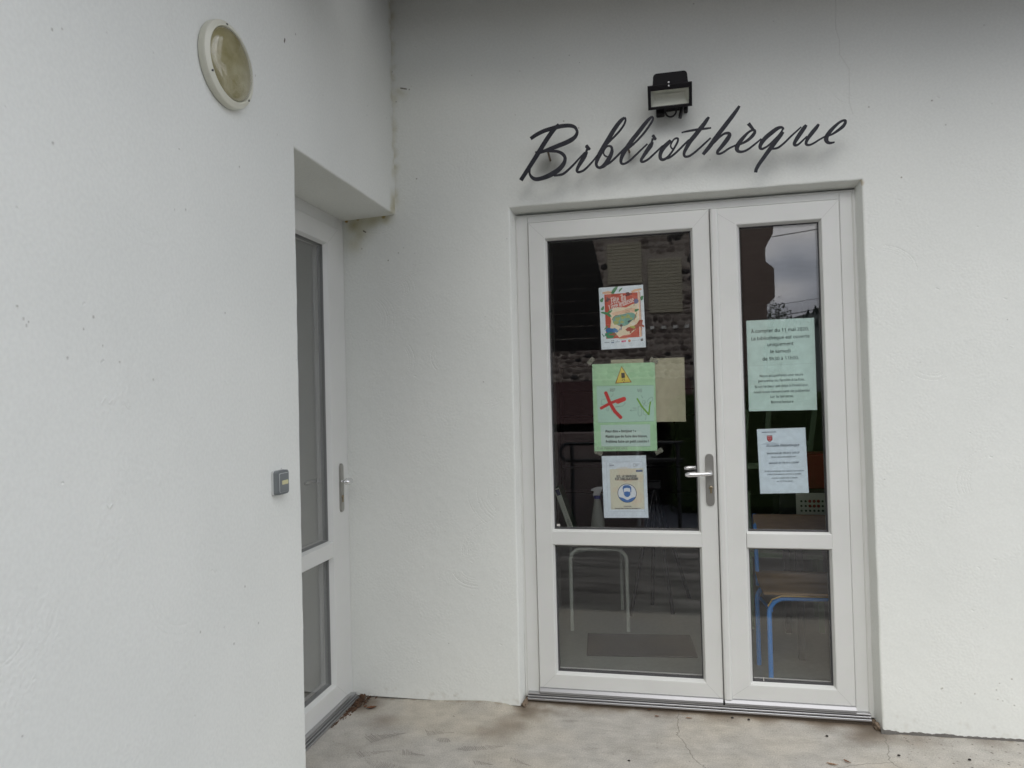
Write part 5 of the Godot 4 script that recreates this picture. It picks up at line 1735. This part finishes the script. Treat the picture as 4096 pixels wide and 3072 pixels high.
	for s in [-0.23, -0.09, 0.17]:
		st = start()
		obx(st, Transform3D(Basis(Vector3(0, 0, 1), -0.06 if s < 0.1 else -0.14), Vector3(s, 1.06, 0)), Vector3(0.017, 0.28, 0.012), 0.003)
		obj("slat", st, "green_tube", gc)
	st = start()
	obx(st, Transform3D(Basis(Vector3(0, 0, 1), 0.04), Vector3(0.02, 1.11, 0.014)), Vector3(0.16, 0.015, 0.01), 0.003)
	obx(st, Transform3D(Basis(Vector3(0, 0, 1), 0.02), Vector3(-0.02, 0.97, 0.014)), Vector3(0.24, 0.02, 0.01), 0.003)
	obj("cross_rail", st, "green_tube", gc)
	st = start()
	bx(st, Vector3(-0.24, 0.44, -0.02), Vector3(0.2, 0.47, 0.36), 0.004)
	obj("seat", st, "green_tube", gc)
	for s in [[-0.22, 0.0], [0.18, 0.0], [-0.22, 0.34], [0.18, 0.34]]:
		st = start()
		bx(st, Vector3(s[0] - 0.016, 0, s[1] - 0.016), Vector3(s[0] + 0.016, 0.44 if s[1] > 0 else 0.8, s[1] + 0.016), 0.003)
		obj("leg", st, "green_tube", gc)

	var cb := thing("corner_table", "dark table behind the timetable notice", "table", Vector3(2.15, 0.02, -1.0))
	st = start()
	bx(st, Vector3(-0.2, 0.66, -0.25), Vector3(0.5, 0.685, 0.25), 0.004)
	obj("table_top", st, "dark_tube", cb)
	for s in [[-0.17, -0.22], [0.47, -0.22], [-0.17, 0.22], [0.47, 0.22]]:
		st = start()
		bx(st, Vector3(s[0] - 0.018, 0, s[1] - 0.018), Vector3(s[0] + 0.018, 0.66, s[1] + 0.018), 0.003)
		obj("leg", st, "dark_tube", cb)
	st = start()
	bx(st, Vector3(-0.15, 0, -0.1), Vector3(0.15, 0.2, 0.1), 0.008)
	var rc := obj("red_crate", st, "red_plastic")
	rc.position = Vector3(2.13, 0.915, -1.08)
	tag(rc, "dark red box right of the timetable notice, on the dotted game boards", "box")
	# dotted boards, real counters on a pale panel
	var db := thing("counting_board", "pale board with rows of brown and green counters, low beside the timetable", "board game", Vector3(2.0, 0.708, -0.84))
	st = start()
	bx(st, Vector3(-0.015, 0.0, -0.005), Vector3(0.32, 0.205, 0.0), 0.001)
	obj("panel", st, "spine", db)
	var brown := start()
	var green := start()
	for i in 9:
		for j in 6:
			var p := Vector3(0.012 + 0.022 * i, 0.018 + 0.026 * j + (0.012 if j > 2 else 0.0), 0.0)
			var isb := (i < 3 and j < 3) or (i > 1 and i < 5 and j > 3)
			lathe(brown if isb else green, [Vector2(0.0085 if isb else 0.006, 0.0), Vector2(0.0085 if isb else 0.006, 0.004), Vector2(0.0, 0.005)], Transform3D(Basis.IDENTITY, p), 10)
	tag(obj("brown_counters", brown, "red_plastic", db), "", "", "", "stuff")
	tag(obj("green_counters", green, "green_board", db), "", "", "", "stuff")
	st = start()
	bx(st, Vector3(-0.3, 0, -0.12), Vector3(0.3, 0.208, 0.12), 0.004)
	var bx1 := obj("game_box", st, "dark_tube")
	bx1.position = Vector3(2.2, 0.706, -1.0)
	tag(bx1, "dark game box behind the counter board", "box")

	# folding easel legs, dark, in the middle of the room
	var ez := thing("folding_stand", "black folding stand with splayed legs right of the mask notice", "stand", Vector3(1.2, 0.02, -1.7))
	for s in [[-0.10, 0.14], [-0.02, 0.0], [0.06, 0.1], [0.13, -0.1]]:
		st = start()
		tube(st, [Vector3(0.0, 0.82, 0.0), Vector3(s[0] * 1.7, 0.0, s[1] * 2.0)], 0.013, 8)
		obj("leg", st, "dark_tube", ez)
	st = start()
	bx(st, Vector3(-0.05, 0.8, -0.04), Vector3(0.05, 0.86, 0.04), 0.01)
	obj("head", st, "dark_tube", ez)

	# bookcase along the far wall, barely visible in the gloom
	var sh := thing("bookcase", "brown bookcase in the dark at the back of the room", "bookcase", Vector3(1.0, 0.02, -7.0))
	st = start()
	for x in [-1.2, -0.4, 0.4, 1.2]:
		bx(st, Vector3(x - 0.012, 0, -0.15), Vector3(x + 0.012, 1.9, 0.15))
	obj("upright", st, "shelf_wood", sh)
	for k in 6:
		st = start()
		bx(st, Vector3(-1.21, 0.06 + 0.36 * k, -0.148), Vector3(1.21, 0.08 + 0.36 * k, 0.148))
		obj("shelf", st, "shelf_wood", sh)


# ------------------------------------------------------------------ litter on the terrace

func leaf_bit(called: String, label: String, at: Vector3, size: Vector2, turn: float, m: String, curl := 0.3) -> void:
	var st := start()
	st.set_smooth_group(0)
	var n := 8
	var edge := []
	for k in n + 1:
		var u := float(k) / n
		var w := sin(PI * pow(u, 0.8)) * size.y / 2 * (1.0 + 0.18 * sin(k * 2.6 + at.x * 50.0))
		var x := (u - 0.5) * size.x
		var y := curl * size.x * (0.25 * pow(u - 0.4, 2.0) * 4.0)
		edge.append([Vector3(x, y + 0.0015 + curl * absf(w) * 0.6, -w), Vector3(x, y + 0.001, 0), Vector3(x, y + 0.0015 + curl * absf(w) * 0.9, w)])
	for k in n:
		for e in 2:
			face(st, [edge[k][e], edge[k + 1][e], edge[k + 1][e + 1], edge[k][e + 1]], Vector3(0, -1, 0))
	var o := obj(called, st, m)
	o.position = at
	o.rotation.y = turn
	tag(o, label, "leaf", "dry leaves and bits on the terrace")


func floor_litter() -> void:
	leaf_bit("dry_leaf", "crumpled brown leaf on the concrete beside the inner corner", Vector3(-0.128, 0.001, 0.121), Vector2(0.052, 0.03), 0.3, "leaf_brown", 0.6)
	leaf_bit("dry_leaf", "small brown leaf crumb next to the crumpled leaf by the corner", Vector3(-0.168, 0.001, 0.107), Vector2(0.022, 0.014), 1.3, "leaf_brown", 0.5)
	leaf_bit("dry_leaf", "dark curled bit lying alone before the white wall left of the double door", Vector3(0.291, 0.001, 0.152), Vector2(0.016, 0.009), 2.0, "grit", 0.6)
	leaf_bit("dry_leaf", "dark brown chip nearest the left leaf's drip bar", Vector3(1.184, 0.0165, -0.033), Vector2(0.022, 0.009), 0.5, "leaf_brown", 0.4)
	leaf_bit("dry_leaf", "reddish brown chip just left of the floor crack", Vector3(1.217, 0.003, 0.003), Vector2(0.024, 0.011), -0.25, "leaf_brown", 0.35)
	leaf_bit("dry_leaf", "slim tan bract just right of the floor crack", Vector3(1.36, 0.003, 0.0), Vector2(0.032, 0.009), -0.1, "leaf_tan", 0.3)
	leaf_bit("dry_leaf", "long tan leaf before the narrow leaf, left one of the pair", Vector3(1.9, 0.0, 0.319), Vector2(0.046, 0.012), -0.35, "leaf_tan", 0.3)
	leaf_bit("dry_leaf", "slanting brown leaf before the narrow leaf, right one of the pair", Vector3(1.962, 0.0, 0.289), Vector2(0.04, 0.011), -0.95, "leaf_brown", 0.3)
	# dark pellets of grit
	for g in [[2.1745, 0.203, "before the right jamb, nearest the long crack"], [2.434, 0.195, "far right at the foot of the wall"], [1.62, -0.012, "close under the narrow leaf's drip bar"], [1.55, -0.02, "under the meeting of the two leaves"], [1.93, 0.075, "in the open middle before the narrow leaf"], [1.11, 0.42, "at the lower edge before the left leaf"]]:
		var st := start()
		lathe(st, [Vector2(0.006, -0.002), Vector2(0.0065, 0.001), Vector2(0.004, 0.004), Vector2(0.0, 0.005)], Transform3D(Basis(Vector3(1, 0, 0), -PI / 2), Vector3.ZERO), 8)
		var o := obj("grit_pellet", st, "grit")
		o.position = Vector3(g[0], 0.001 if g[1] > 0 else 0.011, g[1])
		o.scale = Vector3(1.0, 0.8, 0.7)
		tag(o, "tiny dark pellet on the concrete " + g[2], "grit", "dark pellets on the terrace")
	# drift of leaf crumbs in the corner by the side door
	var st := start()
	for k in 230:
		var along := pow(rng.randf(), 1.7)
		var z := 0.02 + along * 0.32
		var x := -0.235 + absf(rng.randfn(0.0, 0.014)) * (1.0 - along) * 2.0 + rng.randf() * 0.006
		var s := rng.randf_range(0.003, 0.011) * (1.0 - 0.6 * along)
		var bs := Basis.from_euler(Vector3(rng.randf() * 0.9, rng.randf() * TAU, rng.randf() * 0.9))
		obx(st, Transform3D(bs, Vector3(x, 0.002 + rng.randf() * 0.02 * pow(1.0 - along, 3.0), z)), Vector3(s, s * 0.12, s * 0.5))
	tag(obj("leaf_drift", st, "debris"), "drift of brown leaf crumbs along the side door's threshold", "debris", "", "stuff")


# ------------------------------------------------------------------ what the panes mirror: the yard behind the viewer

func across_the_yard() -> void:
	# rubble stone house with two shuttered windows
	var hs := thing("stone_house", "rubble stone house with pale shutters, mirrored in the left pane", "house", Vector3(0, -0.17, 9.0))
	var st := start()
	bx(st, Vector3(-9, 0, 0.05), Vector3(2.6, 4.9, 6.0))
	obj("wall", st, "stone_mortar", hs)
	st = start()
	var prof := [[0.0, 2.88], [2.35, 2.88], [2.5, 2.97], [2.7, 2.97], [3.05, 2.97], [3.18, 3.10], [3.66, 3.10], [3.78, 2.97], [4.0, 2.97], [4.24, 3.10], [4.6, 3.12], [4.9, 3.02]]
	for k in prof.size() - 1:
		slab(st, BACK, [Vector2(2.6, prof[k][0]), Vector2(prof[k][1], prof[k][0]), Vector2(prof[k + 1][1], prof[k + 1][0]), Vector2(2.6, prof[k + 1][0])], -0.12, 6.0)
	obj("quoins", st, "quoin", hs)
	st = start()
	var y := 1.1
	while y < 4.75:
		var h := rng.randf_range(0.075, 0.12)
		var x := -1.3 + rng.randf() * 0.1
		while x < 2.55:
			var w := rng.randf_range(0.09, 0.19)
			var c := Vector3(x + w / 2, y + h / 2 + rng.randf_range(-0.022, 0.022), 0.05)
			var hid := false
			for r in [[0.36, 3.56, 0.95, 4.32], [1.05, 3.03, 1.62, 3.98]]:
				if c.x > r[0] - 0.05 and c.x < r[2] + 0.05 and c.y > r[1] - 0.04 and c.y < r[3] + 0.05:
					hid = true
			if not hid:
				var tone := rng.randf()
				var col := Color(0.11, 0.085, 0.075).lerp(Color(0.34, 0.29, 0.25), tone)
				if rng.randf() < 0.14:
					col = Color(0.045, 0.04, 0.042)
				st.set_color(col)
				var rim := []
				for q in 7:
					var a := TAU * q / 7 + rng.randf() * 0.4
					rim.append(c + Vector3(cos(a) * w * 0.56 * rng.randf_range(0.85, 1.08), sin(a) * h * 0.58 * rng.randf_range(0.82, 1.08), 0))
				var tip := c + Vector3(0, 0, -0.022)
				for q in 7:
					face(st, [rim[q], rim[(q + 1) % 7], tip], c + Vector3(0, 0, 0.1))
			x += w
		y += h
	tag(obj("rubble_stones", st, "rubble", hs), "", "", "", "stuff")
	for r in [[0.36, 3.56, 0.95, 4.32], [1.05, 3.03, 1.62, 3.98]]:
		st = start()
		var rows := int((r[3] - r[1]) / 0.055)
		for k in rows:
			bx(st, Vector3(r[0], r[1] + 0.055 * k, 0.0), Vector3(r[2], r[1] + 0.055 * k + 0.05, 0.035), 0.007)
		obj("shutter", st, "shutter", hs)
	st = start()
	obx(st, Transform3D(Basis(Vector3(1, 0, 0), -0.42), Vector3(-3.0, 6.15, 2.9)), Vector3(6.4, 0.07, 3.5), 0.02)
	obx(st, Transform3D(Basis(Vector3(1, 0, 0), 0.42), Vector3(-3.0, 6.15, 8.9)), Vector3(6.35, 0.07, 3.2), 0.02)
	obj("roof", st, "roof_tile", hs)
	for k in 4:
		st = start()
		bx(st, Vector3(1.06 + 0.195 * k, 2.745, -0.03), Vector3(1.13 + 0.195 * k, 2.80, 0.04), 0.004)
		obj("vent", st, "vent_white", hs)

	# black timber lean-to with a raking edge
	var ln := thing("timber_shed", "black boarded lean-to with a raking edge, mirrored at the left of the pane", "shed", Vector3(0, -0.17, 5.6))
	for k in 10:
		st = start()
		var y0 := 2.22 + 0.16 * k
		slab(st, BACK, [Vector2(-2.2, y0), Vector2(0.72 - 0.2 * (y0 - 2.22), y0), Vector2(0.72 - 0.2 * (y0 + 0.152 - 2.22), y0 + 0.152), Vector2(-2.2, y0 + 0.152)], -0.015 + 0.004 * (k % 2), 0.02)
		obj("board", st, "dark_timber", ln)
	for x in [-2.0, -0.9]:
		st = start()
		bx(st, Vector3(x - 0.08, 0, 0.02), Vector3(x + 0.08, 2.25, 0.18), 0.01)
		obj("post", st, "dark_timber", ln)

	# tiled outhouse in front of the stone house
	var oh := thing("outhouse", "low outhouse with red tiled roof, mirrored behind the railing", "outhouse", Vector3(0, -0.17, 7.0))
	st = start()
	bx(st, Vector3(-5, 0, 0.3), Vector3(1.6, 1.25, 1.9))
	obj("wall", st, "dark_timber", oh)
	for k in 18:
		st = start()
		var z0 := 0.05 + 0.11 * k
		var y0 := 1.25 + 0.036 * k
		obx(st, Transform3D(Basis(Vector3(1, 0, 0), -0.25), Vector3(-1.7, y0, z0)), Vector3(3.4, 0.012, 0.075), 0.008)
		obj("tile_course", st, "roof_tile", oh)

	# railing along the terrace edge and the mesh fence beyond it
	var rl := thing("railing", "dark tube railing with a rounded end, mirrored in the left pane", "railing", Vector3(0, 0, 4.0))
	st = start()
	var lp := [Vector3(1.45, 0.968, 0)]
	for k in 9:
		var a := PI / 2 + PI * k / 8.0
		lp.append(Vector3(0.272 + cos(a) * 0.088, 0.880 + sin(a) * 0.088, 0))
	lp.append(Vector3(1.45, 0.792, 0))
	tube(st, lp, 0.019, 10)
	obj("end_loop", st, "dark_tube", rl)
	for x in [0.309, 1.40]:
		st = start()
		tube(st, [Vector3(x, 0.0, 0), Vector3(x, 0.95, 0)], 0.021, 10)
		obj("post", st, "dark_tube", rl)
	var fn := thing("mesh_fence", "wire mesh fence on a pink rendered low wall, mirrored under the railing", "fence", Vector3(0, -0.17, 5.0))
	st = start()
	bx(st, Vector3(-5, 0, 0.06), Vector3(1.0, 1.2, 0.2), 0.01)
	obj("low_wall", st, "pink_render", fn)
	st = start()
	for k in 60:
		var x := -1.4 + 0.08 * k * 0.5
		for s in [-1.0, 1.0]:
			obx(st, Transform3D(Basis(Vector3(0, 0, 1), 0.5 * s), Vector3(x, 0.55, 0.0 if s > 0 else -0.004)), Vector3(0.0014, 0.5, 0.0014))
	tag(obj("wire_mesh", st, "galvanised", fn), "", "", "", "stuff")
	for x in [-3.0, -1.2, 0.95]:
		st = start()
		tube(st, [Vector3(x, 0, -0.02), Vector3(x, 1.1, -0.02)], 0.02, 8)
		obj("post", st, "galvanised", fn)

	# clipped dark hedge to the right
	var leaf_mesh := start()
	for k in 11000:
		var p := Vector3(rng.randf_range(1.3, 7.5), 0.0, 6.6 + rng.randf_range(-0.28, 0.4))
		p.y = -0.17 + rng.randf() * (1.72 + 0.12 * sin(p.x * 3.1) + 0.06 * sin(p.x * 9.0))
		var bs := Basis.from_euler(Vector3(rng.randf() * TAU, rng.randf() * TAU, rng.randf() * TAU))
		var s := rng.randf_range(0.018, 0.035)
		leaf_mesh.set_color(Color(0.018, 0.03, 0.012).lerp(Color(0.05, 0.075, 0.025), rng.randf()))
		face(leaf_mesh, [p + bs * Vector3(-s, 0, 0), p + bs * Vector3(0, 0, s * 0.5), p + bs * Vector3(s, 0, 0), p + bs * Vector3(0, 0, -s * 0.5)], p - bs.y)
	bx(leaf_mesh, Vector3(1.35, -0.17, 6.5), Vector3(7.5, 1.45, 7.0), 0.1)
	tag(obj("hedge", leaf_mesh, "leaf"), "dark hedge across the lane, mirrored low in the narrow leaf", "hedge", "", "stuff")

	for e in [[5.72, 30.0, 5.75, 0.5, "wispy tree mirrored beside the stone house's stepped edge"], [6.42, 31.0, 5.6, 0.6, "rounder wispy tree mirrored above the green notice"]]:
		tree(Vector3(e[0], -0.17, e[1]), e[2], e[3], e[4])

	# wooded hill far off, its ridge climbing to the right
	st = start()
	st.set_smooth_group(0)
	var n := FastNoiseLite.new()
	n.seed = 5
	n.frequency = 0.02
	var hgt := func(x: float, z: float) -> float:
		var ridge := clampf(29.6 + (x - 52.0) * 0.36, -6.0, 95.0)
		return (ridge + 4.0 * n.get_noise_2d(x, z)) * smoothstep(120.0, 300.0, z) - 0.3
	for i in 40:
		for j in 9:
			var pts := []
			for c in [[0, 0], [1, 0], [1, 1], [0, 1]]:
				var x: float = -160.0 + 12.0 * (i + c[0])
				var z: float = 110.0 + 25.0 * (j + c[1])
				pts.append(Vector3(x, hgt.call(x, z), z))
			face(st, pts, pts[0] - Vector3(0, 50, 0))
	struct("hill", st, "forest", "dark wooded hill on the skyline, mirrored at the right")
	var fir := CylinderMesh.new()
	fir.top_radius = 0.05
	fir.bottom_radius = 1.0
	fir.height = 1.0
	fir.radial_segments = 6
	fir.rings = 1
	var mm := MultiMesh.new()
	mm.transform_format = MultiMesh.TRANSFORM_3D
	mm.mesh = fir
	mm.instance_count = 900
	for k in 900:
		var x := rng.randf_range(-10, 260)
		var z := rng.randf_range(235, 305)
		var hh := rng.randf_range(1.4, 3.0)
		mm.set_instance_transform(k, Transform3D(Basis.from_scale(Vector3(hh * 0.28, hh, hh * 0.28)), Vector3(x, hgt.call(x, z) + hh * 0.45, z)))
	var mi := MultiMeshInstance3D.new()
	mi.name = "fir_forest"
	mi.multimesh = mm
	mi.material_override = mats["fir"]
	add_child(mi)
	tag(mi, "dark fir forest along the hill", "forest", "", "stuff")

	for e in [[Vector3(2.6, 3.10, 15), Vector3(9.0, 4.27, 15), "lower overhead wire crossing the mirrored sky"], [Vector3(2.6, 5.13, 15), Vector3(9.0, 6.05, 15), "upper overhead wire crossing the mirrored sky"], [Vector3(2.6, 3.62, 17), Vector3(10.0, 4.7, 17), "thin middle overhead wire in the mirrored sky"]]:
		st = start()
		var pts := []
		for k in 13:
			var u := k / 12.0
			pts.append(e[0].lerp(e[1], u) - Vector3(0, 0.12 * sin(PI * u), 0))
		tube(st, pts, 0.007 if e[0].z > 16.0 else 0.011, 6)
		tag(obj("overhead_wire", st, "wire_black"), e[2], "wire", "overhead wires")


func tree(at: Vector3, tall: float, wide: float, label: String) -> void:
	var t := thing("thin_tree", label, "tree", at, 0.0, "trees mirrored in the narrow leaf")
	var st := start()
	tube(st, [Vector3.ZERO, Vector3(0.05, tall * 0.4, 0), Vector3(0.0, tall * 0.75, 0.03), Vector3(0.03, tall * 0.97, 0)], [0.09, 0.07, 0.04, 0.01], 8)
	var tips := []
	for k in 16:
		var a := rng.randf() * TAU
		var y0 := tall * rng.randf_range(0.5, 0.88)
		var r := wide * rng.randf_range(0.4, 1.0) * (1.0 - 0.5 * (y0 / tall - 0.5))
		var tip := Vector3(cos(a) * r, y0 + tall * rng.randf_range(0.02, 0.14), sin(a) * r)
		tube(st, [Vector3(0.02, y0 * 0.92, 0), Vector3(cos(a) * r * 0.6, y0 + 0.02 * tall, sin(a) * r * 0.6), tip], [0.02, 0.012, 0.004], 5)
		tips.append(tip)
	obj("trunk", st, "bark", t)
	st = start()
	for tip in tips:
		for k in 190:
			var p: Vector3 = tip * rng.randf_range(0.82, 1.04) + Vector3(rng.randfn(0, 0.13), rng.randfn(0, 0.15) - 0.06, rng.randfn(0, 0.13)) * (wide / 0.6)
			var bs := Basis.from_euler(Vector3(rng.randf() * TAU, rng.randf() * TAU, 0))
			var s := rng.randf_range(0.04, 0.08)
			st.set_color(Color(0.025, 0.035, 0.016).lerp(Color(0.06, 0.075, 0.035), rng.randf()))
			face(st, [p + bs * Vector3(-s, 0, 0), p + bs * Vector3(0, 0, s * 0.5), p + bs * Vector3(s, 0, 0), p + bs * Vector3(0, 0, -s * 0.5)], p - bs.y)
	tag(obj("crown", st, "leaf", t), "", "", "", "stuff")
